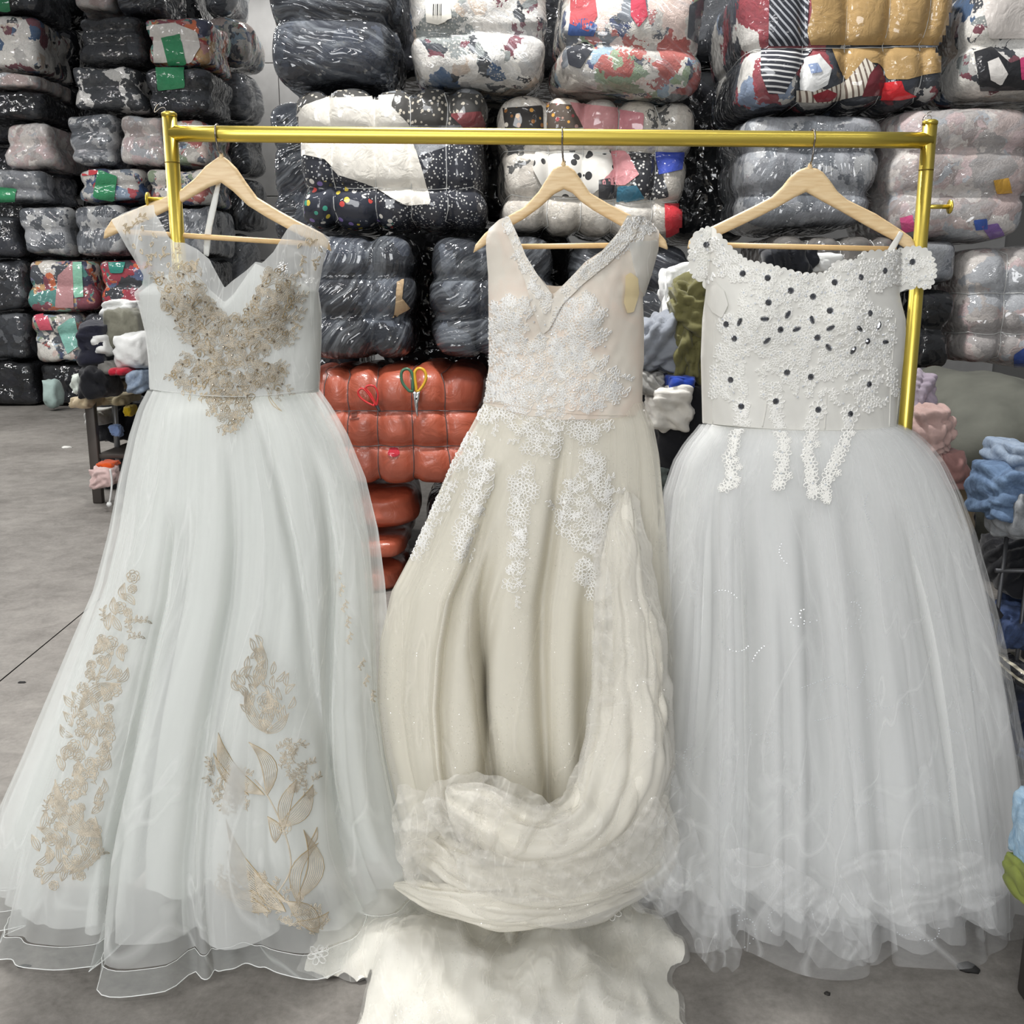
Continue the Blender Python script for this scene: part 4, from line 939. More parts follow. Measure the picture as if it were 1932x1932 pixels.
def dots_in(poly, gap, tries=4000):
    poly = np.asarray(poly, float); lo, hi = poly.min(0), poly.max(0); pts = []
    for _ in range(tries):
        p = (RS.uniform(lo[0], hi[0]), RS.uniform(lo[1], hi[1]))
        if inside(poly, np.array([p[0]]), np.array([p[1]]))[0] and all((p[0] - q[0]) ** 2 + (p[1] - q[1]) ** 2 > gap * gap for q in pts): pts.append(p)
    return pts
def stitch(bvh, strokes, h=.0016, px=0.00105):
    """raised thread for every 2D stroke, laid on the surface"""
    V_, F_ = [], []
    for pts, w in strokes:
        hit = cast(bvh, [p[0] for p in pts], [p[1] for p in pts], 0)
        run = []
        def flush(run):
            if len(run) < 2: return
            k0 = len(V_)
            for i, (p, n) in enumerate(run):
                t = run[min(i + 1, len(run) - 1)][0] - run[max(i - 1, 0)][0]
                s = n.cross(t)
                if s.length < 1e-9: s = Vector((1, 0, 0))
                s.normalize(); ww = w * px / 2 * (0.55 if i in (0, len(run) - 1) else 1)
                V_.extend([p - s * ww + n * .0004, p + n * (h + .0004), p + s * ww + n * .0004])
            for i in range(len(run) - 1):
                a = k0 + 3 * i; F_.append((a, a + 1, a + 4, a + 3)); F_.append((a + 1, a + 2, a + 5, a + 4))
        for q in hit:
            if q is None or (run and (q[0] - run[-1][0]).length > .03): flush(run); run = []
            if q is not None: run.append(q)
        flush(run)
    return V_, F_
def gem_mesh(rx, ry, h, name, mat, n=8):
    vs = []; fs = []
    for r, z in ((1.0, 0), (1.0, .35), (.55, 1.0)):
        vs += [(rx * r * math.cos(2 * PI * k / n), ry * r * math.sin(2 * PI * k / n), h * z) for k in range(n)]
    for j in range(2):
        for k in range(n): fs.append((j * n + k, j * n + (k + 1) % n, (j + 1) * n + (k + 1) % n, (j + 1) * n + k))
    fs.append(tuple(2 * n + k for k in range(n)))
    return mesh(name, vs, fs, mat, False)
def place_on(bvh, name, me, px, py, parent, spin=0.0, off=.001, scale=1.0):
    q = cast(bvh, [px], [py], off)[0]
    if q is None: return None
    p, n = q; o = link(name, me, parent)
    z = n; x = Vector((1, 0, 0)); x = (x - z * x.dot(z)).normalized(); y = z.cross(x)
    m = Matrix((x, y, z)).transposed() @ Matrix.Rotation(spin, 3, 'Z')
    o.rotation_euler = m.to_euler(); o.location = p - Vector(base_of(parent)); o.scale = (scale,) * 3
    return o
def bead_blob(pts, r):
    """little beads as octahedra, one mesh"""
    vs, fs = [], []
    for p in pts:
        k = len(vs)
        for d in ((1, 0, 0), (-1, 0, 0), (0, 1, 0), (0, -1, 0), (0, 0, 1), (0, 0, -1)): vs.append(tuple(p[i] + r * d[i] for i in range(3)))
        fs += [(k + a, k + b, k + c) for a, b, c in ((0, 2, 4), (2, 1, 4), (1, 3, 4), (3, 0, 4), (2, 0, 5), (1, 2, 5), (3, 1, 5), (0, 3, 5))]
    return vs, fs

# ================================================================ dress building
YDR = 2.036                                  # cloth hangs just in front of the rack plane
def torso(left, right, b, busts=(), wr=0.003, seed=0, puff=()):
    def Yf(px, py):
        xl = interp(left, py); xr = interp(right, py); c = (xl + xr) / 2; hw = (xr - xl) / 2
        s = np.clip(np.abs(px - c) / hw, 0, 1); Y = YDR - b * np.sqrt(np.maximum(0, 1 - s ** 2.4))
        for (bx, by, br_, bh) in busts: Y = Y - bh * np.exp(-((px - bx) ** 2 + (py - by) ** 2) / br_ ** 2)
        q = np.stack([px / 100, py / 140, px * 0], -1)
        return Y - wr * fbm(q, 3.0, seed, 3)
    return Yf
def skirt(rows, bf0, bf, t0=0.0, t1=1.0, scale=1.0, folds=(), omega=0.0, zoff=0.0, hemwave=0.0, nth=360, nt=70, Yc=YDR, dpow=1.2, fpow=1.3, seed=0, dx=0.0, hemflare=0.0, jag=0.0, vals=()):
    """a hanging skirt: outline from pixel rows (y, left, right) at the rack plane, folds (count, depth, phase, drift)"""
    rows = np.asarray(rows, float)
    pl = P(rows[:, 1], rows[:, 0], np.full(len(rows), Yc)); pr = P(rows[:, 2], rows[:, 0], np.full(len(rows), Yc))
    z = pl[:, 2]; o = np.argsort(z); ztop, zbot = z.max(), max(z.min(), 0.0)
    T = np.linspace(t0, t1, nt + 1); TH = np.linspace(0, 2 * PI, nth + 1)
    rng = np.random.RandomState(seed); vs = np.zeros((nt + 1, nth + 1, 3)); uv = np.zeros((nt + 1, nth + 1, 2))
    jg = sum(np.sin(TH * k + rng.uniform(0, 6)) / (1 + .1 * k) for k in (3, 7, 11, 17, 26)) / 3
    for i, t in enumerate(T):
        zz = ztop + (zbot - ztop) * t
        xl = np.interp(zz, z[o], pl[o, 0]); xr = np.interp(zz, z[o], pr[o, 0]); cx = (xl + xr) / 2 + dx * t; a = (xr - xl) / 2
        A = min(1.0, t) ** fpow; fo = np.zeros(nth + 1)
        for cnt, dep, ph, dr in folds: fo += dep * np.cos(cnt * TH + ph + dr * t * 2 + .6 * np.sin(2 * TH + ph))
        th = TH + omega * A * sum(np.sin(cnt * TH + ph + dr * t * 2) / cnt for cnt, dep, ph, dr in folds[:2])
        k = scale * (1 + A * fo) + hemflare * max(0, (t - .9) / .1) ** 2 * (1 + .6 * fo / (abs(fo).max() + 1e-6))
        sn = np.sin(th); bfr = bf0 + (bf - bf0) * t ** dpow
        fl = .012 * np.minimum(1, np.abs(fo) * 0 + 1)
        vs[i, :, 0] = cx + a * np.cos(th) * k
        vs[i, :, 1] = np.where(sn > 0, Yc - bfr * sn * k, Yc - .004 * sn - fl * 0)
        for (s0, s1, wd, dp, tb) in vals:
            sv = s0 + (s1 - s0) * t; am = dp * np.clip((t - tb) / .25, 0, 1) ** .8
            vs[i, :, 1] += np.where(sn > 0, am * np.exp(-((np.cos(th) - sv) / wd) ** 2) * np.sqrt(np.abs(sn)), 0)
        vs[i, :, 1] = np.minimum(vs[i, :, 1], Yc + .004)
        vs[i, :, 2] = np.maximum(zz + zoff * t + hemwave * t ** 6 * fo / (abs(fo).max() + 1e-6) + jag * t ** 8 * jg, .003 + .002 * (1 - scale))
        uv[i, :, 0] = TH / (2 * PI); uv[i, :, 1] = t
    f = [(i * (nth + 1) + j, i * (nth + 1) + j + 1, (i + 1) * (nth + 1) + j + 1, (i + 1) * (nth + 1) + j) for i in range(nt) for j in range(nth)]
    return vs.reshape(-1, 3), [q[::-1] for q in f], uv.reshape(-1, 2), vs
def hem_tube(grid, row, r):
    pts = grid[row]; keep = pts[:, 1] < YDR - .006; p = pts[keep]; return tube(p, r, 5)
def bodice(parent, outline, Yf, mat, name='bodice', step=4, off=0.0, kind=None):
    v, f, uv = sheet(outline, step, lambda X, Y: P(X, Y, Yf(X, Y) + off)); part(name, v, f, mat, parent, uv=uv); return v, f
def back_panel(parent, outline, mat, name='back_panel', Y=YRK + .016):
    v, f, uv = sheet(outline, 5, lambda X, Yy: P(X, Yy, np.full(len(X), Y) + .004 * np.sin(X / 23.))); part(name, v, f, mat, parent, uv=uv)

# ---------------------------------------------------------------- left dress
M_W1 = satin('white_satin', 'dcdedb'); T1 = tulle('white_tulle', 'f6f8f6', .34, .22); T1b = tulle('white_tulle_inner', 'f5f7f5', .5, .2, 50)
T1S = tulle('white_illusion_net', 'eceeec', .62, .1, 30); T1H = tulle('white_horsehair_braid', 'e9edeb', .26, .1, 40)
M_EMB = plain('champagne_gold_thread', 'd2c8b6', .5, metal=.1, var=.28, bscale=60); M_EMBD = plain('bronze_outline_thread', 'a8946f', .5, metal=.1)
M_PEARL = plain('smoky_bead', '8d8273', .12, metal=.5); M_THREADW = plain('white_cord', 'eef0ee', .5)
d1 = thing('wedding_dress', (P(410, 1650, YDR)[0], YDR - .15, 0), 'white tulle wedding dress with champagne-gold embroidery, at the left', 'dress')
L1 = [(380, 225), (480, 250), (538, 268), (553, 252), (580, 262), (625, 273), (683, 280), (735, 282)]; R1 = [(380, 622), (448, 623), (501, 609), (548, 601), (590, 607), (636, 607), (735, 602)]
Y1 = torso(L1, R1, .095, [(335, 560, 55, .022), (520, 560, 55, .022)], .004, 1)
OUT1 = [(210, 416), (232, 402), (262, 392), (290, 386), (292, 402), (302, 417), (319, 448), (330, 457), (348, 458), (372, 470), (395, 489), (411, 520), (424, 543), (437, 531), (465, 510), (482, 494), (495, 496), (516, 475), (532, 448), (542, 432), (553, 423), (581, 425), (605, 438), (623, 449), (617, 471), (609, 501), (601, 548), (607, 590), (607, 636), (603, 738), (560, 744), (500, 748), (440, 750), (380, 748), (320, 742), (281, 733), (280, 683), (273, 625), (262, 580), (252, 553), (268, 538), (271, 520), (253, 489), (238, 465), (227, 445)]
m1 = bodice(d1, OUT1, Y1, T1S, 'illusion_overlay')
OP1 = [(262, 553), (272, 545), (300, 525), (340, 508), (372, 518), (398, 548), (424, 570), (440, 556), (465, 520), (482, 497), (515, 512), (545, 525), (580, 540), (599, 552), (605, 590), (605, 636), (601, 740), (500, 748), (440, 750), (380, 748), (283, 734), (282, 683), (275, 625), (266, 590)]
mo1 = bodice(d1, OP1, Y1, M_W1, 'bodice', off=.006)
back_panel(d1, [(283, 735), (276, 625), (266, 580), (280, 560), (330, 575), (430, 590), (540, 580), (596, 552), (604, 640), (600, 738)], M_W1)
part('hanging_loop', *slab([(408, 346), (416, 346), (410, 385), (400, 430), (394, 485), (384, 480), (386, 440), (394, 400)], 3, YRK + .012, .002, 3), M_W1, d1)
# little pleat straps over the hanger shoulders
ROW1 = [(735, 281, 603), (770, 262, 628), (820, 246, 656), (900, 228, 688), (1000, 212, 710), (1100, 190, 720), (1200, 152, 724), (1300, 115, 728), (1400, 80, 740), (1500, 42, 760), (1580, 18, 788), (1640, 4, 818), (1656, 2, 824)]
FO1 = [(11, .10, 0.6, .35), (17, .035, 2.1, .5), (41, .012, 1.0, .4), (67, .007, .3, .3)]
VA1 = [(-.5, -.27, .03, .09, .2), (.02, .08, .035, .04, .1), (.74, .72, .04, .05, .1), (.3, .9, .03, .03, .05)]
v, f, uv, g = skirt(ROW1, .085, .30, 0, .90, .84, [(11, .07, .6, .3), (23, .03, 1, .2)], seed=1, jag=.03, vals=VA1, dx=.02); part('lining', v, f, M_W1, d1, uv=uv)
v, f, uv, g = skirt(ROW1, .088, .335, 0, .955, .935, [(13, .06, 1.9, .3), (29, .03, 1, .2), (53, .012, 0, .3)], 0.9, seed=2, jag=.03, vals=VA1); part('inner_tulle', v, f, T1b, d1, uv=uv)
v1, f1, uv, g1 = skirt(ROW1, .092, .335, 0, .965, 1.0, FO1, .8, seed=3, nth=440, vals=VA1); part('outer_tulle', v1, f1, T1, d1, uv=uv)
ROWH = ROW1
v, f, uv, gh = skirt(ROW1, .092, .335, .965, 1.0, 1.0, FO1, .8, seed=3, nth=440, nt=6, hemflare=.03, vals=VA1); part('hem_band', v, f, T1H, d1, uv=uv)
part('hem_piping', *hem_tube(gh, -1, .0009), M_THREADW, d1); part('hem_piping', *hem_tube(gh, 0, .0006), M_THREADW, d1)
part('waist_seam', *tube([P(x, y, float(Y1(np.array([x]), np.array([y]))[0]) - .002) for x, y in zip(np.linspace(283, 601, 30), 734 + 14 * np.sin(np.linspace(0, PI, 30)))], .0007, 5), M_W1, d1)
S1 = bvh_of(m1); K1 = bvh_of((v1, f1))
def emb(parent, bvh, strokes, mat, name='embroidery', h=.0016): 
    v, f = stitch(bvh, strokes, h)
    if f: part(name, v, f, mat, parent, kind='stuff')
ST = []
MAIN1 = [(292, 532), (335, 500), (372, 508), (388, 556), (412, 582), (430, 602), (450, 598), (470, 578), (488, 550), (494, 525), (510, 506), (532, 516), (560, 552), (556, 585), (545, 622), (530, 650), (500, 664), (478, 676), (520, 682), (541, 702), (535, 730), (510, 742), (476, 735), (472, 762), (462, 794), (432, 800), (404, 776), (396, 740), (400, 722), (360, 724), (325, 702), (340, 682), (368, 680), (350, 642), (330, 602), (308, 572)]
for i, (x, y) in enumerate(dots_in(MAIN1, 8.5, 9000)):
    a = math.atan2(650 - y, 430 - x) + RS.uniform(-.5, .5); k = i % 4
    if k == 0: ST += rose(x, y, RS.uniform(8, 12), 1.1)
    elif k == 1: ST += leaf(x - 13 * math.cos(a), y - 13 * math.sin(a), x + 13 * math.cos(a), y + 13 * math.sin(a), 9, RS.uniform(-.2, .2), 4, 1.1)
    elif k == 2: ST += spray(x, y, a + PI, 20, 5, 9, 1.1)
    else: ST += leaf(x, y, x + 22 * math.cos(a), y + 22 * math.sin(a), 9, .2, 4, 1.1)
S1 = bvh_of(m1, (v1, f1))
emb(d1, S1, ST[::1], M_EMB, 'bodice_embroidery', .0016)
ST = []
for x, y in dots_in(MAIN1, 20): ST += spiral(x, y, RS.uniform(7, 11), 1.4, .9) + leaf(x, y, x + RS.uniform(-18, 18), y + RS.uniform(-18, 18), 8, .15, 2, .9)
emb(d1, S1, ST, M_EMBD, 'bodice_embroidery', .0024)
ST = []
for poly in ([(222, 425), (262, 405), (290, 440), (330, 470), (365, 490), (372, 510), (330, 500), (270, 485), (240, 455)], [(575, 440), (612, 455), (600, 500), (570, 510), (560, 480)], [(380, 760), (400, 745), (470, 745), (470, 790), (440, 810), (400, 790)], [(330, 715), (400, 720), (395, 755), (350, 745)], [(545, 590), (580, 600), (575, 620), (548, 625)]):
    for x, y in dots_in(poly, 17): ST += spray(x, y, RS.uniform(0, 6.3), 16, 4, 8, 1.3) if RS.random() < .6 else leaf(x, y, x + RS.uniform(-9, 9), y + 10, 5, .1, 3, 1.4)
ST += leaf(505, 742, 532, 776, 5, .1, 4, 1.6)
emb(d1, S1, ST, plain('pale_champagne_thread', 'd2c3a8', .45, metal=.15), 'shoulder_embroidery')
bead = gem_mesh(.0022, .0022, .002, 'bead', M_PEARL, 6)
for x, y in dots_in(MAIN1, 22): place_on(S1, 'bead', bead, x, y, d1, 0, .0022)
# skirt embroidery
ST = []
for x, y in dots_in([(258, 1070), (254, 1190), (238, 1260), (214, 1350), (196, 1450), (186, 1560), (172, 1650), (75, 1680), (62, 1620), (78, 1560), (112, 1480), (127, 1400), (152, 1310), (167, 1250), (202, 1170), (236, 1110)], 15):
    a = -PI / 2 + RS.uniform(-.9, .9); r = RS.random()
    if r < .3: ST += rose(x, y, RS.uniform(9, 14), 1.6)
    elif r < .8: ST += leaf(x, y, x + 34 * math.cos(a), y + 34 * math.sin(a), 15, RS.uniform(-.25, .25), 7, 1.7)
    else: ST += spray(x, y, a, 26, 6, 9)
ST += leaf(150, 1340, 230, 1290, 26, -.15, 9, 2) + leaf(190, 1580, 105, 1470, 34, -.2, 11, 2) + leaf(130, 1650, 180, 1540, 30, .2, 9, 2) + leaf(120, 1600, 70, 1560, 22, .1, 7, 2)
emb(d1, K1, ST, M_EMB, 'skirt_embroidery', .002)
ST = []
for x, y in dots_in([(490, 1210), (500, 1250), (545, 1300), (544, 1355), (500, 1385), (465, 1350), (442, 1295), (470, 1240)], 13):
    a = -PI / 2 + RS.uniform(-.8, .8); ST += leaf(x, y, x + 26 * math.cos(a), y + 26 * math.sin(a), 11, RS.uniform(-.2, .2), 5, 1.6)
ST += leaf(505, 1384, 462, 1300, 24, -.1, 8, 2) + leaf(502, 1384, 545, 1345, 18, .1, 6, 2) + leaf(480, 1300, 492, 1210, 22, .1, 6, 1.8) + rose(505, 1325, 22) + leaf(498, 1380, 505, 1300, 20, .1, 6) + leaf(470, 1320, 442, 1290, 14, .1, 5)
emb(d1, K1, ST, M_EMB, 'skirt_embroidery', .002)
ST = []
big = [((500, 1500), (412, 1382), 36, -.18, 13), ((505, 1500), (470, 1400), 30, .2, 11), ((470, 1500), (402, 1420), 14, -.1, 6), ((530, 1560), (590, 1480), 34, .12, 11), ((535, 1565), (560, 1470), 24, -.1, 8),
       ((545, 1705), (426, 1545), 40, -.16, 15), ((560, 1700), (572, 1565), 34, .22, 13), ((565, 1710), (600, 1590), 22, -.2, 9), ((540, 1720), (480, 1640), 26, -.1, 9), ((520, 1590), (505, 1540), 22, .15, 8), ((560, 1740), (620, 1720), 18, .2, 7), ((510, 1720), (410, 1650), 30, -.1, 10), ((500, 1700), (440, 1690), 20, .1, 8), ((600, 1760), (540, 1700), 40, .1, 13), ((580, 1600), (598, 1560), 8, .1, 4)]
OL = []
for (a, b, wd, bn, rb) in big: ST += leaf(a[0], a[1], b[0], b[1], wd, bn, rb, 2.1); OL += leaf(a[0], a[1], b[0], b[1], wd + 2, bn, 2, 1.2)
ST += rose(430, 1480, 24, 1.9) + rose(435, 1505, 18, 1.8) + rose(425, 1672, 22, 1.8) + rose(500, 1690, 22, 1.9) + rose(535, 1560, 16, 1.8)
ST += [(smooth_path([(520, 1690), (548, 1640), (540, 1580), (510, 1510), (480, 1470)], 24).tolist(), 3.0)]
for x, y in dots_in([(395, 1440), (460, 1460), (470, 1540), (400, 1530)], 14) + dots_in([(520, 1410), (560, 1400), (592, 1480), (590, 1520), (540, 1500)], 14) + dots_in([(410, 1640), (470, 1640), (620, 1740), (600, 1770), (520, 1740), (420, 1700)], 15): ST += spray(x, y, RS.uniform(-3, 0), 18, 5, 9, 1.4)
emb(d1, K1, ST, M_EMB, 'skirt_embroidery', .0022); emb(d1, K1, OL, M_EMBD, 'embroidery_outline', .0026)
ST = []
for x, y in [(640, 1075), (645, 1100), (652, 1130), (655, 1160), (660, 1190), (685, 1240), (692, 1270), (700, 1300)]: ST += spray(x, y, 1.3 + RS.uniform(-.4, .4), 20, 5, 7, 1.3)
emb(d1, K1, ST, plain('faint_champagne_thread', 'd6cbb8', .5), 'skirt_embroidery')

# ---------------------------------------------------------------- middle dress
M_IV = satin('ivory_satin', 'ddd6ca', .6, .0, 'dfd1c3'); M_IVG = satin('ivory_glitter_tulle_base', 'ddd9cd', .6, .35)
T2 = tulle('ivory_glitter_tulle', 'f1eee4', .40, .16, 60, .6); T2b = tulle('ivory_glitter_tulle_soft', 'eeece6', .30, .1, 9, .6)
M_LACE2 = plain('white_lace_thread', 'f4f3f0', .4, sheen=.2)
d2 = thing('wedding_dress', (P(1040, 1650, YDR)[0], YDR - .15, 0), 'ivory glitter wedding dress with white lace flowers and train, in the middle', 'dress')
L2 = [(400, 945), (438, 920), (461, 916), (520, 921), (613, 922), (694, 922), (760, 914)]; R2 = [(400, 1215), (450, 1243), (520, 1229), (562, 1213), (613, 1215), (706, 1212), (790, 1212)]
Y2 = torso(L2, R2, .095, [(965, 590, 48, .02), (1120, 590, 50, .022)], .005, 4)
OUT2 = [(942, 414), (960, 408), (967, 427), (980, 450), (990, 480), (1010, 513), (1034, 541), (1042, 556), (1052, 548), (1080, 520), (1104, 494), (1136, 473), (1160, 448), (1176, 424), (1184, 406), (1211, 408), (1232, 422), (1244, 436), (1243, 452), (1243, 469), (1236, 495), (1229, 520), (1213, 562), (1215, 613), (1215, 683), (1212, 706), (1212, 782), (1150, 790), (1060, 792), (980, 782), (913, 760), (918, 725), (922, 694), (922, 613), (921, 520), (917, 470), (917, 450), (922, 432)]
m2 = bodice(d2, OUT2, Y2, M_IV, 'bodice')
back_panel(d2, [(1212, 780), (1213, 562), (1200, 530), (1050, 540), (925, 525), (922, 694), (916, 755)], M_IV)
B2 = []
for poly in ([(946, 412), (960, 408), (975, 440), (992, 482), (1012, 515), (1042, 556), (1040, 592), (1023, 630), (1008, 590), (990, 530), (968, 470)],
             [(1184, 406), (1211, 408), (1196, 450), (1150, 496), (1100, 536), (1062, 574), (1036, 622), (1023, 632), (1029, 592), (1048, 554), (1080, 520), (1136, 473), (1165, 440)]):
    v, f, uv = sheet(poly, 4, lambda X, Y: P(X, Y, Y2(X, Y) - .006)); part('neckline_band', v, f, satin('ivory_net_band', 'dcd6cb', .6, .2), d2, uv=uv); B2.append((v, f))
v, f, uv = sheet([(1180, 520), (1190, 514), (1204, 525), (1206, 555), (1196, 588), (1184, 592), (1177, 570), (1180, 545)], 4, lambda X, Y: P(X, Y, Y2(X, Y) - .008)); part('armhole_lining', v, f, satin('butter_lining', 'e6d3a6'), d2, uv=uv)
v, f, uv = sheet([(1186, 458), (1240, 452), (1243, 469), (1229, 520), (1216, 560), (1206, 540), (1196, 505)], 4, lambda X, Y: P(X, Y, Y2(X, Y) - .007)); part('shoulder_panel', v, f, T1S, d2, uv=uv)
ROW2 = [(757, 914, 1213), (800, 890, 1232), (860, 858, 1243), (950, 820, 1250), (1040, 782, 1254), (1110, 746, 1257), (1200, 728, 1260), (1300, 724, 1258), (1400, 740, 1245), (1500, 768, 1225), (1600, 806, 1200), (1656, 832, 1186)]
FO2 = [(10, .06, 2.3, .15), (15, .055, .4, .2), (33, .014, 1.0, .2)]
VA2 = [(-.55, -.1, .05, .10, .22), (.35, .42, .05, .09, .3), (-.5, -.62, .05, .06, .1), (0, .2, .05, .05, .05), (-.2, -.36, .04, .05, .3)]
v2, f2, uv, g2 = skirt(ROW2, .088, .235, 0, .985, .95, [(10, .05, 2.3, .15), (15, .045, .4, .2)], .6, seed=5, fpow=.7, vals=VA2); part('lining', v2, f2, M_IVG, d2, uv=uv)
v2, f2, uv, g2 = skirt(ROW2, .092, .25, 0, .985, 1.0, FO2, .7, seed=6, nth=420, fpow=.7, vals=VA2); part('outer_tulle', v2, f2, T2, d2, uv=uv)
part('waist_seam', *tube([P(x, y, float(Y2(np.array([x]), np.array([y]))[0]) - .002) for x, y in zip(np.linspace(916, 1211, 30), np.linspace(757, 784, 30) + 8 * np.sin(np.linspace(0, PI, 30)))], .0007, 5), M_IV, d2)

def swag(path, rad, mat, parent, name, folds=9, amp=.2, seed=0, n=70, m=72, flat=.75, uvk=1.0):
    """a bunched length of cloth swept along a path, folds running lengthwise"""
    p = smooth_path(path, n); rad = np.interp(np.linspace(0, 1, n), np.linspace(0, 1, len(rad)), rad)
    t = np.gradient(p, axis=0); t /= np.linalg.norm(t, axis=1)[:, None]; vs = np.zeros((n, m + 1, 3)); uv = np.zeros((n, m + 1, 2))
    ph = np.linspace(0, 2 * PI, m + 1)
    for i in range(n):
        s = np.cross(t[i], [0, -1, 0]); s = s / (np.linalg.norm(s) + 1e-9); b = np.cross(s, t[i])
        u = i / (n - 1)
        q_ = np.stack([np.cos(ph) * 1.3, np.sin(ph) * 1.3, np.full(m + 1, u * 2.2)], -1)
        w_ = ph * folds / 2 + 2.4 * fbm(q_ + seed, 1.5, seed, 2) + 1.5 * math.sin(2.5 * u + seed)
        k = 1 + amp * 1.5 * (np.abs(np.sin(w_)) ** .8 - .6) + amp * .8 * fbm(q_ + 3 * seed, 3.2, seed + 2, 3)
        vs[i] = p[i] + rad[i] * k[:, None] * (np.cos(ph)[:, None] * s + flat * np.sin(ph)[:, None] * b)
        uv[i, :, 0] = ph / 6.28 * uvk; uv[i, :, 1] = u * 3
    V3 = vs.reshape(-1, 3); V3 = V3 + (.005 * fbm(V3, 22., seed, 3) + .006 * (1 - 2 * np.abs(fbm(V3 * np.array([1, 1, 1.3]), 13., seed + 4, 2))))[:, None] * np.array([.7, -.8, 1]); V3[:, 2] = np.maximum(V3[:, 2], .004)
    f = [(i * (m + 1) + j, i * (m + 1) + j + 1, (i + 1) * (m + 1) + j + 1, (i + 1) * (m + 1) + j) for i in range(n - 1) for j in range(m)]
    part(name, V3, f, mat, parent, uv=uv.reshape(-1, 2)); return V3, f
sw = [P(1165, 900, 1.99), P(1172, 1050, 1.92), P(1182, 1220, 1.85), P(1182, 1360, 1.79), P(1166, 1470, 1.745), P(1118, 1550, 1.71), P(1040, 1590, 1.69), P(960, 1578, 1.70), P(890, 1530, 1.75), P(846, 1490, 1.83)]
swag(sw, [.01, .035, .055, .062, .066, .062, .052, .05, .04, .008], M_IVG, d2, 'gathered_overskirt', 6, .2, 1, 110, 110)
swag([q + np.array([.004, -.010, 0]) for q in sw], [.012, .045, .066, .074, .078, .074, .066, .062, .05, .012], T2b, d2, 'gathered_tulle', 5, .28, 2, 110, 110)
lo = [P(1252, 1500, 1.86), P(1222, 1600, 1.78), P(1120, 1650, 1.71), P(1000, 1668, 1.69), P(900, 1650, 1.74), P(826, 1610, 1.82), P(770, 1560, 1.92)]
swag(lo, [.008, .04, .055, .055, .048, .035, .006], M_IVG, d2, 'gathered_overskirt', 6, .22, 3, 100, 100)
swag([q + np.array([0, -.006, .002]) for q in lo], [.012, .05, .066, .068, .064, .054, .012], T2b, d2, 'gathered_tulle', 5, .3, 4, 100, 100)
swag([P(1210, 1680, 1.74), P(1080, 1712, 1.68), P(950, 1716, 1.68), P(850, 1700, 1.74), P(750, 1668, 1.88)], [.006, .026, .034, .03, .006], M_IVG, d2, 'gathered_overskirt', 5, .26, 5, 80, 90)
swag([P(880, 1560, 1.80), P(830, 1545, 1.82), P(800, 1580, 1.82), P(800, 1640, 1.82), P(850, 1680, 1.78)], [.008, .035, .042, .04, .01], T2b, d2, 'gathered_tulle', 5, .3, 9, 70, 80)
def round_poly(poly, wob=0.0):
    p = smooth_path([(x, y, 0) for x, y in poly + poly[:1]], len(poly) * 6)[:-1, :2]
    k = np.arange(len(p)); return [(x + wob * math.sin(.9 * i), y + wob * math.cos(1.3 * i)) for i, (x, y) in zip(k, p)]
def frill(poly, Yb, amp, seed, ang, mat=None, parent=None):
    def f_(X, Y):
        u = X * math.cos(ang) + Y * math.sin(ang); q = np.stack([X / 60, Y / 60, X * 0], -1)
        return P(X, Y, Yb + amp * np.sin(u / 9. + 2.2 * fbm(q, 1.6, seed, 2)) + amp * .7 * fbm(q, 3., seed + 3, 3) - amp * .5 * np.abs(fbm(q, 6., seed + 1, 2)))
    v, f, uv = sheet(round_poly(poly, 2.5), 4, f_); part('tulle_frill', v, f, mat or T2b, parent or d2, uv=uv)
frill([(796, 1512), (815, 1480), (860, 1464), (905, 1458), (960, 1472), (1010, 1496), (1052, 1528), (1075, 1570), (1040, 1610), (960, 1625), (880, 1610), (825, 1570)], 1.655, .018, 1, .5)
frill([(752, 1478), (790, 1490), (828, 1520), (832, 1580), (815, 1640), (770, 1650), (745, 1600), (742, 1530)], 1.78, .02, 2, 1.2)
frill([(1108, 960), (1122, 1080), (1118, 1200), (1128, 1330), (1112, 1420), (1080, 1490), (1056, 1530), (1080, 1560), (1120, 1540), (1150, 1470), (1160, 1300), (1150, 1100), (1130, 960)], 1.77, .014, 3, 1.4)
frill([(900, 1600), (1000, 1625), (1100, 1610), (1180, 1570), (1235, 1500), (1250, 1560), (1200, 1640), (1100, 1690), (980, 1705), (890, 1680), (860, 1630)], 1.615, .016, 4, 1.9)
def train_map(amp, lift, seed):
    def f_(X, Y):
        b = F(X, Y); d = edge_near(TRAIN, X, Y)[0]; e = np.clip(d / 45, 0, 1) ** .6
        q = np.stack([b[:, 0], b[:, 1], b[:, 0] * 0], -1)
        an = np.arctan2(b[:, 0] - .06, 2.25 - b[:, 1]); rd = np.hypot(b[:, 0] - .06, 2.25 - b[:, 1])
        w1 = an * 11 + 2.0 * fbm(q, 4.5, seed, 2) + seed; r = .5 + .5 * np.sin(w1)
        w2 = rd * 14 + an * 3 + 2.6 * fbm(q, 5., seed + 2, 2); r2 = .5 + .5 * np.sin(w2)
        cr = 1 - np.abs(fbm(q, 16., seed + 5, 2)) * 2
        h = (lift + amp * (.65 * r + .35 * r2) + .012 * cr + .007 * (1 - 2 * np.abs(fbm(q * np.array([1, .6, 1]), 34., seed + 1, 2)))) * e
        b[:, 2] = np.maximum(h, .004); return b
    return f_
TRAIN = [(640, 1716), (700, 1680), (770, 1655), (900, 1690), (1060, 1704), (1185, 1700), (1240, 1740), (1300, 1795), (1272, 1850), (1296, 1920), (1290, 2010), (1000, 2040), (700, 2010), (672, 1930), (694, 1862), (640, 1850), (566, 1838), (585, 1780), (620, 1745)]
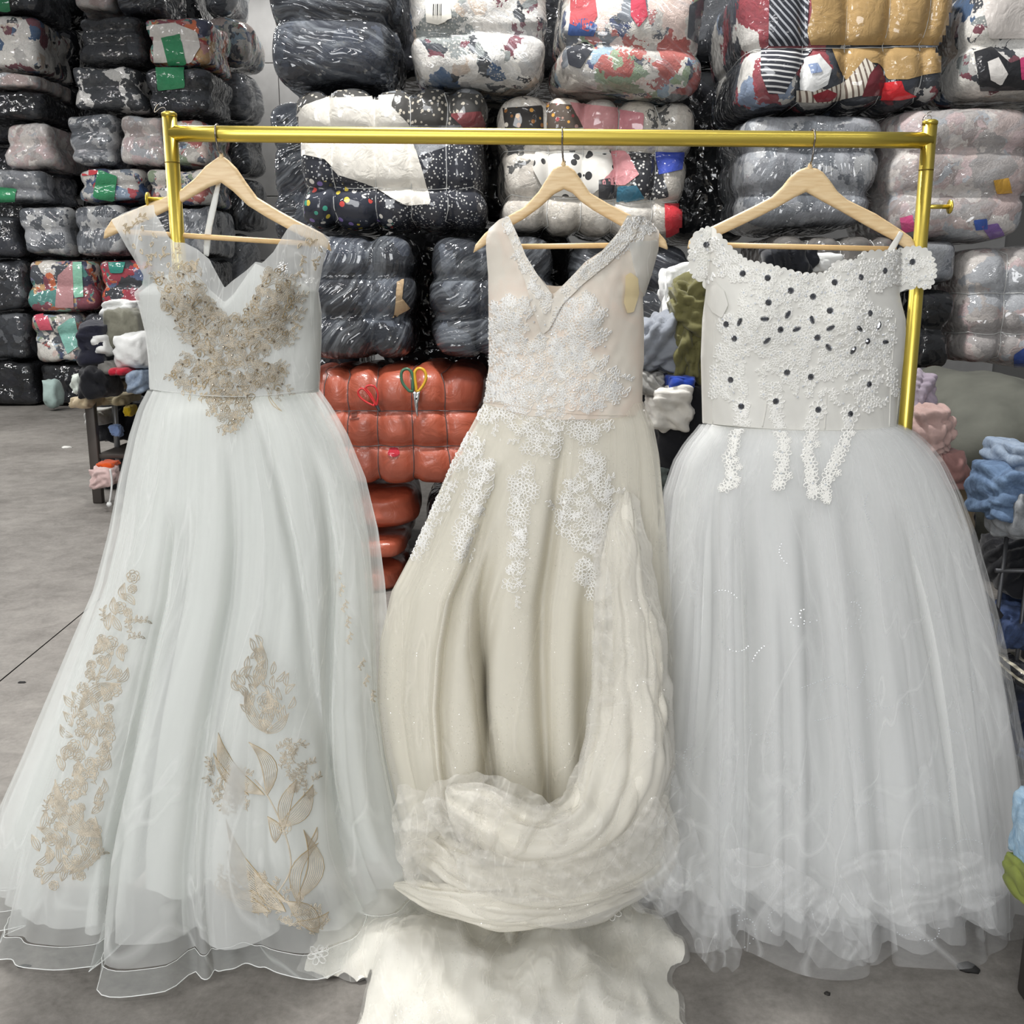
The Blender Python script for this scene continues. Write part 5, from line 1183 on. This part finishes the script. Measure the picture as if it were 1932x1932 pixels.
TRAIN = round_poly(TRAIN, 5.)
v, f, uv = sheet([(x * .965 + 990 * .035, y * .98 + 1850 * .02) for x, y in TRAIN], 5, train_map(.06, .012, 2)); part('train_lining', v, f, satin('pale_train_cloth', 'dcdad2', .6, .35), d2, uv=uv)
v, f, uv = sheet(TRAIN, 5, train_map(.078, .022, 2)); mt = part('train', v, f, T2b, d2, uv=uv * 1.5)
# lace flowers
S2 = bvh_of(m2, *B2); K2 = bvh_of((v2, f2))
def lace(parent, bvh, polys, gap, mat, rmin, rmax, w=1.5, name='lace_applique', h=.002, mix=.6):
    ST = []
    for poly in polys:
        for x, y in dots_in(poly, gap):
            u = RS.random()
            if u < mix: ST += flower(x, y, RS.uniform(rmin, rmax), RS.choice((5, 6)), w)
            elif u < mix + .25: ST += spray(x, y, RS.uniform(0, 6.3), rmax * 1.5, 5, 8, w)
            else: ST += spiral(x, y, rmax * .8, 1.6, w) + leaf(x, y, x + rmax, y - rmax, 6, .1, 4, w)
    emb(parent, bvh, ST, mat, name, h)
lace(d2, S2, [[(926, 575), (950, 560), (985, 560), (1000, 600), (990, 650), (940, 655), (926, 620)], [(1048, 590), (1075, 560), (1110, 555), (1140, 585), (1135, 640), (1100, 680), (1050, 680), (1035, 640)],
              [(922, 655), (1000, 650), (1020, 640), (1110, 680), (1170, 700), (1180, 740), (1140, 770), (1060, 786), (960, 776), (916, 755), (920, 700)]], 10, M_LACE2, 8, 12, 1.25, h=.0026)
lace(d2, S2, [[(1180, 412), (1212, 412), (1238, 432), (1215, 450), (1180, 470), (1135, 500), (1095, 530), (1065, 560), (1060, 545), (1110, 500), (1150, 465)], [(950, 412), (962, 412), (985, 470), (1015, 525), (1036, 560), (1030, 590), (1012, 560), (990, 520)]], 10, M_LACE2, 7, 11, 1.25, name='neckline_lace', mix=.5, h=.0026)
lace(d2, K2, [[(915, 765), (1000, 785), (1150, 800), (1140, 815), (1100, 840), (1062, 800), (1050, 860), (990, 850), (960, 800), (900, 795)],
              [(890, 800), (905, 830), (860, 900), (830, 980), (800, 1040), (768, 1055), (780, 1010), (815, 930), (845, 860)],
              [(905, 845), (930, 870), (920, 930), (905, 970), (885, 1010), (885, 1055), (866, 1050), (862, 1000), (880, 940), (890, 890)],
              [(965, 900), (1000, 880), (1010, 930), (985, 970), (1000, 1000), (985, 1060), (972, 1130), (958, 1100), (965, 1020), (960, 950)],
              [(1110, 840), (1145, 880), (1160, 960), (1140, 1010), (1150, 1060), (1110, 1130), (1085, 1090), (1100, 1040), (1060, 1000), (1050, 960), (1080, 900)]], 11, M_LACE2, 9, 14, 1.2, 'skirt_lace')
M_GEMW = plain('clear_bead', 'e9edf2', .1, metal=.35)
gem2 = gem_mesh(.0019, .0019, .0018, 'small_bead', M_GEMW, 6)
for x, y in dots_in([(930, 600), (990, 580), (1060, 640), (1130, 600), (1170, 720), (1060, 780), (925, 740)], 19): place_on(S2, 'bead', gem2, x, y, d2, 0, .0022)
ST = flower(560, 1800, 22, 6, 2.2) + flower(556, 1772, 16, 6, 2) + spray(540, 1790, 2.6, 30, 5, 12, 1.8)
ST2 = flower(1150, 1722, 20, 6, 2) + spray(1130, 1716, 3, 40, 6, 12, 1.8)
emb(d2, bvh_of((v, f)), flower(600, 1802, 20, 6, 2.2) + flower(1155, 1718, 20, 6, 2) + spray(1140, 1722, 3, 40, 6, 12, 1.8) + spray(620, 1780, 2, 30, 5, 10, 1.8), M_LACE2, 'train_lace')

# ---------------------------------------------------------------- right dress
M_W3 = satin('offwhite_satin', 'dddcd6'); M_W3L = satin('white_lining', 'e0e1df'); T3 = tulle('white_beaded_tulle', 'f3f4f4', .30, .25, 60); T3b = tulle('white_soft_tulle', 'f1f2f2', .40, .25, 40)
M_LACE3 = plain('white_cord_lace', 'f6f5f1', .4, sheen=.2)
M_GEM = plain('smoky_rhinestone', '7f8187', .06, metal=.9)
d3 = thing('wedding_dress', (P(1540, 1650, YDR)[0], YDR - .15, 0), 'off-shoulder white tulle wedding dress with big rhinestones, at the right', 'dress')
L3 = [(420, 1345), (546, 1331), (602, 1325), (672, 1322), (800, 1325)]; R3 = [(420, 1700), (557, 1696), (602, 1709), (630, 1709), (686, 1704), (755, 1693), (810, 1691)]
Y3 = torso(L3, R3, .10, [(1420, 600, 60, .016), (1600, 600, 60, .016)], .004, 7)
OUT3 = [(1307, 448), (1320, 436), (1340, 429), (1352, 440), (1363, 451), (1382, 473), (1410, 494), (1447, 500), (1486, 511), (1514, 518), (1542, 519), (1564, 514), (1576, 496), (1600, 493), (1620, 492), (1624, 479), (1651, 475), (1681, 476), (1705, 470), (1729, 467), (1751, 473), (1762, 495), (1765, 515), (1757, 538), (1749, 544), (1730, 538), (1712, 545), (1697, 552), (1702, 575), (1709, 602), (1709, 630), (1704, 686), (1693, 755), (1691, 808), (1600, 814), (1500, 812), (1400, 806), (1325, 797), (1322, 672), (1325, 602), (1332, 546), (1328, 528), (1312, 526), (1303, 508), (1301, 480)]
def scallop(poly, keep, amp, wl):
    out = []
    for (x0, y0), (x1, y1) in zip(poly, poly[1:] + poly[:1]):
        if not (keep(x0, y0) and keep(x1, y1)): out.append((x0, y0)); continue
        L = math.hypot(x1 - x0, y1 - y0); n = max(1, round(L / wl)); nx, ny = (y1 - y0) / L, -(x1 - x0) / L
        for k in range(n * 5):
            s = k / (n * 5); o = amp * abs(math.sin(PI * s * n)) ** .6; out.append((x0 + (x1 - x0) * s + nx * o, y0 + (y1 - y0) * s + ny * o))
    return out
OUT3 = scallop(OUT3, lambda x, y: y < 548, 5.0, 13.0)
m3 = bodice(d3, OUT3, Y3, M_W3, 'bodice', 3)
back_panel(d3, [(1691, 806), (1704, 686), (1709, 602), (1690, 560), (1540, 540), (1335, 550), (1325, 602), (1322, 672), (1325, 795)], M_W3)
part('hanger_ribbon', *slab([(1697, 436), (1705, 440), (1694, 462), (1680, 484), (1668, 482), (1680, 462)], 3, YRK - .012, .002, 3), M_W3, d3)
v, f, uv = sheet([(1332, 546), (1352, 535), (1366, 548), (1374, 575), (1362, 600), (1345, 590), (1332, 570)], 4, lambda X, Y: P(X, Y, Y3(X, Y) - .006)); part('armhole_fold', v, f, M_W3, d3, uv=uv)
for xs in ([(1440, 720), (1446, 760), (1438, 806)], [(1352, 560), (1345, 680), (1345, 800)], [(1690, 600), (1682, 700), (1678, 806)], [(1560, 740), (1556, 810)]):
    pp = smooth_path([(x, y, 0) for x, y in xs], 16); part('boning_seam', *tube([P(x, y, float(Y3(np.array([x]), np.array([y]))[0]) - .0005) for x, y, _ in pp], .0014, 5), M_W3, d3)
VA3 = [(-.55, -.5, .05, .07, .1), (-.15, -.2, .05, .07, .15), (.15, .12, .06, .06, .1), (.5, .55, .05, .07, .15), (-.75, -.78, .04, .06, .1), (.75, .8, .04, .05, .2), (-.35, -.33, .03, .04, .3), (.33, .36, .03, .04, .3)]
ROW3 = [(800, 1325, 1691), (812, 1316, 1718), (835, 1296, 1745), (870, 1275, 1772), (930, 1256, 1800), (1000, 1248, 1824), (1100, 1243, 1848), (1200, 1236, 1868), (1300, 1226, 1882), (1400, 1216, 1894), (1500, 1204, 1903), (1600, 1194, 1908), (1656, 1188, 1910)]
v, f, uv, g = skirt(ROW3, .095, .27, 0, .955, .90, [(13, .05, 1.2, .2), (24, .03, 0, .2)], .4, seed=11, jag=.02, fpow=.8, vals=VA3); part('lining', v, f, M_W3L, d3, uv=uv)
v, f, uv, g = skirt(ROW3, .10, .285, 0, .965, .95, [(12, .05, 2.0, .3), (27, .03, .4, .3), (51, .012, 0, .4)], .9, seed=12, jag=.04, fpow=.8, vals=VA3); part('inner_tulle', v, f, T3b, d3, uv=uv)
v3, f3, uv, g3 = skirt(ROW3, .105, .30, 0, .985, 1.0, [(9, .05, .9, .4), (16, .04, 2.6, .5), (43, .01, 1, .5), (71, .006, 0, .4)], 1.0, seed=13, nth=440, jag=.045, fpow=.7, vals=VA3); part('outer_tulle', v3, f3, T3, d3, uv=uv)
vv3, vf3, uv, g = skirt(ROW3, .105, .31, 0, 1.0, 1.03, [(8, .07, 2.9, .5), (19, .03, 1.6, .4), (47, .008, 0, .4)], 1.0, seed=14, nth=440, jag=.05, fpow=.8); T3V = tulle('white_veil_tulle', 'f3f4f4', .17, .2, 50); part('veil_tulle', vv3, vf3, T3V, d3, uv=uv)
# tulle heap trailing at the left foot
T3F = tulle('white_crumpled_tulle', 'f3f4f4', .2, .07, 9)
frill([(1262, 1440), (1292, 1500), (1318, 1580), (1340, 1650), (1372, 1740), (1398, 1790), (1392, 1826), (1352, 1838), (1318, 1800), (1290, 1740), (1255, 1700), (1195, 1700), (1178, 1650), (1205, 1590), (1235, 1510)], 1.735, .016, 11, .25, T3F, d3)
frill([(1250, 1520), (1275, 1600), (1290, 1690), (1260, 1730), (1210, 1722), (1180, 1690), (1190, 1620), (1225, 1560)], 1.715, .014, 12, .6, T3F, d3)
frill([(1580, 1668), (1592, 1630), (1640, 1606), (1720, 1600), (1800, 1604), (1870, 1622), (1902, 1668), (1880, 1706), (1800, 1730), (1740, 1742), (1640, 1738), (1590, 1716)], 1.728, .014, 13, 1.4, T3F, d3)
frill([(1370, 1600), (1440, 1610), (1520, 1650), (1580, 1700), (1560, 1740), (1500, 1720), (1420, 1690), (1380, 1660)], 1.724, .014, 14, 1.2, T3F, d3)
frill([(1520, 1650), (1560, 1680), (1600, 1740), (1640, 1810), (1600, 1826), (1540, 1822), (1516, 1760)], 1.722, .012, 15, .3, T3F, d3)
part('waist_seam', *tube([P(x, y, float(Y3(np.array([x]), np.array([y]))[0]) - .002) for x, y in zip(np.linspace(1326, 1690, 30), np.linspace(798, 808, 30) + 8 * np.sin(np.linspace(0, PI, 30)))], .0007, 5), M_W3, d3)
S3 = bvh_of(m3); K3 = bvh_of((vv3, vf3)); S3K = bvh_of(m3, (vv3, vf3))
def z3(x, y): return 1290 + .2796 * x, 420 + .2796 * y
RND = [(150, 150), (400, 345), (565, 375), (720, 460), (870, 500), (570, 540), (1015, 405), (1190, 370), (1350, 325), (1540, 265), (985, 595), (1250, 612), (650, 722), (900, 775), (345, 780), (290, 685), (320, 1060), (695, 1010), (855, 1040), (1245, 1090), (620, 1205), (905, 1262), (1120, 1290), (390, 1240), (1235, 800)]
MARQ = [(545, 650, 0), (700, 620, 60), (380, 670, 70), (760, 720, 20), (560, 795, 45), (865, 655, -70), (990, 710, 30), (1180, 715, -40), (1310, 695, 70), (1355, 805, 0), (1140, 860, 60), (975, 840, -50)]
g_round = gem_mesh(.0062, .0062, .004, 'rhinestone', M_GEM, 10); g_marq = gem_mesh(.0085, .0042, .004, 'marquise_rhinestone', M_GEM, 8); g_small = gem_mesh(.0022, .0022, .002, 'small_rhinestone', M_GEMW, 6)
ST = []
for x, y in RND: px, py = z3(x, y); ST += flower(px, py, 18, 8, 2.0); place_on(S3K, 'rhinestone', g_round, px, py, d3, 0, .002)
for x, y, a in MARQ: px, py = z3(x, y); ST += [(loop2(px, py, 11, 7, -math.radians(a)), 1.8)]; place_on(S3K, 'marquise_rhinestone', g_marq, px, py, d3, math.radians(a), .002)
BAND = [(1305, 460), (1325, 440), (1345, 436), (1375, 475), (1410, 500), (1480, 516), (1560, 520), (1600, 500), (1640, 485), (1700, 476), (1750, 480), (1762, 515), (1750, 540), (1690, 540), (1650, 545), (1600, 545), (1500, 560), (1400, 530), (1355, 520), (1310, 520)]
MID = [(1395, 545), (1480, 555), (1600, 545), (1680, 590), (1685, 650), (1650, 690), (1560, 700), (1480, 680), (1420, 660), (1400, 600)]
SIDEL = [(1362, 600), (1410, 600), (1415, 650), (1400, 690), (1410, 740), (1390, 760), (1345, 745), (1350, 690), (1360, 650)]
LOW = [(1440, 680), (1560, 690), (1680, 680), (1690, 740), (1640, 770), (1540, 755), (1440, 745)]
for poly, gap in ((BAND, 12), (MID, 13), (SIDEL, 13), (LOW, 17)):
    for x, y in dots_in(poly, gap):
        u = RS.random()
        ST += flower(x, y, RS.uniform(8, 12), RS.choice((5, 6, 7)), 1.7) if u < .65 else spray(x, y, RS.uniform(0, 6.3), 18, 5, 8, 1.5)
        if RS.random() < .55: place_on(S3, 'small_rhinestone', g_small, x, y, d3, 0, .0024)
emb(d3, S3, ST, M_LACE3, 'lace_applique', .0034)
ST = []
for tail in ([(1400, 765), (1392, 810), (1378, 850), (1382, 890), (1372, 918)], [(1465, 760), (1468, 800), (1476, 840), (1474, 880), (1472, 915)], [(1545, 775), (1530, 820), (1528, 860), (1532, 900), (1534, 930)], [(1605, 780), (1596, 830), (1585, 865), (1560, 900), (1555, 940)]):
    for i, (x, y, _) in enumerate(smooth_path([(a, b, 0) for a, b in tail], 13)):
        ST += flower(x + RS.uniform(-5, 5), y, RS.uniform(10, 14), 6, 2.0) + flower(x + RS.uniform(-15, 15), y + 4, RS.uniform(6, 9), 5, 1.7)
        if i % 3 == 1: place_on(S3K, 'small_rhinestone', g_small, x, y, d3, 0, .0026)
emb(d3, S3K, ST, M_LACE3, 'lace_tail', .0028)
# strings of tiny beads on the skirt
for k in range(46):
    x = RS.uniform(1270, 1850); y = RS.uniform(900, 1760); a = RS.uniform(0, 6.3); L = RS.uniform(25, 60); cv = RS.uniform(-2.5, 2.5); nb = int(L / 4.5)
    pts = [(x + L * s * math.cos(a + cv * s), y + L * s * math.sin(a + cv * s)) for s in np.linspace(0, 1, nb)]
    hh = [q for q in cast(K3, [p[0] for p in pts], [p[1] for p in pts], .0015) if q is not None]
    if len(hh) > 3: part('bead_string', *bead_blob([q[0] for q in hh], .0015), M_GEMW, d3, False)

# ================================================================ scissors hung on the orange bale
ys = YB - .02 - .028
def pz(x, y, d=0.0): return P(x, y, ys + d)
sc = thing('scissors', tuple(pz(784, 787)), 'scissors with green and yellow handles on the orange bale', 'scissors')
M_GRN = plain('dark_green_plastic', '3f6b52', .35); M_YEL = plain('yellow_plastic', 'd9a92e', .35); M_RED = plain('red_plastic', 'c22a2c', .35)
part('handle', *tube([pz(x, y) for x, y in smooth_path([(p[0], p[1], 0) for p in [(772, 738), (761, 725), (757, 712), (759, 700), (768, 696), (776, 702), (779, 716), (779, 738)]], 40)[:, :2]], .0062, 8, True), M_GRN, sc)
part('handle', *tube([pz(x, y) for x, y in smooth_path([(p[0], p[1], 0) for p in [(786, 738), (783, 716), (783, 702), (790, 695), (800, 699), (804, 712), (799, 726), (790, 738)]], 40)[:, :2]], .0062, 8, True), M_YEL, sc)
part('blade', *slab([(778, 738), (788, 740), (789, 765), (788, 788), (784, 776), (781, 755)], 2, ys, .003, 2), plain('blade_steel', 'c9ccd0', .2, metal=.9), sc)
part('blade', *slab([(785, 740), (793, 737), (790, 755), (785, 772), (783, 755)], 2, ys - .004, .003, 2), plain('blade_steel_bright', 'd6d8da', .2, metal=.9), sc)
part('pivot_screw', *tube([pz(785, 752, -.004), pz(785, 752, -.009)], .005, 10), M_DKMETAL, sc)
sr = thing('scissors', tuple(pz(714, 776)), 'small red-handled scissors on the orange bale, left of the green and yellow pair', 'scissors')
part('handle', *tube([pz(x, y) for x, y in smooth_path([(p[0], p[1], 0) for p in [(706, 766), (690, 758), (678, 748), (676, 738), (684, 733), (694, 742), (706, 760)]], 30)[:, :2]], .0042, 8, True), M_RED, sr)
part('handle', *tube([pz(x, y) for x, y in smooth_path([(p[0], p[1], 0) for p in [(709, 764), (700, 745), (690, 732), (698, 727), (708, 731), (713, 745), (711, 764)]], 30)[:, :2]], .0042, 8, True), M_RED, sr)
part('blade', *slab([(706, 763), (713, 762), (719, 777), (714, 777)], 2, ys, .003, 2), M_DKMETAL, sr)
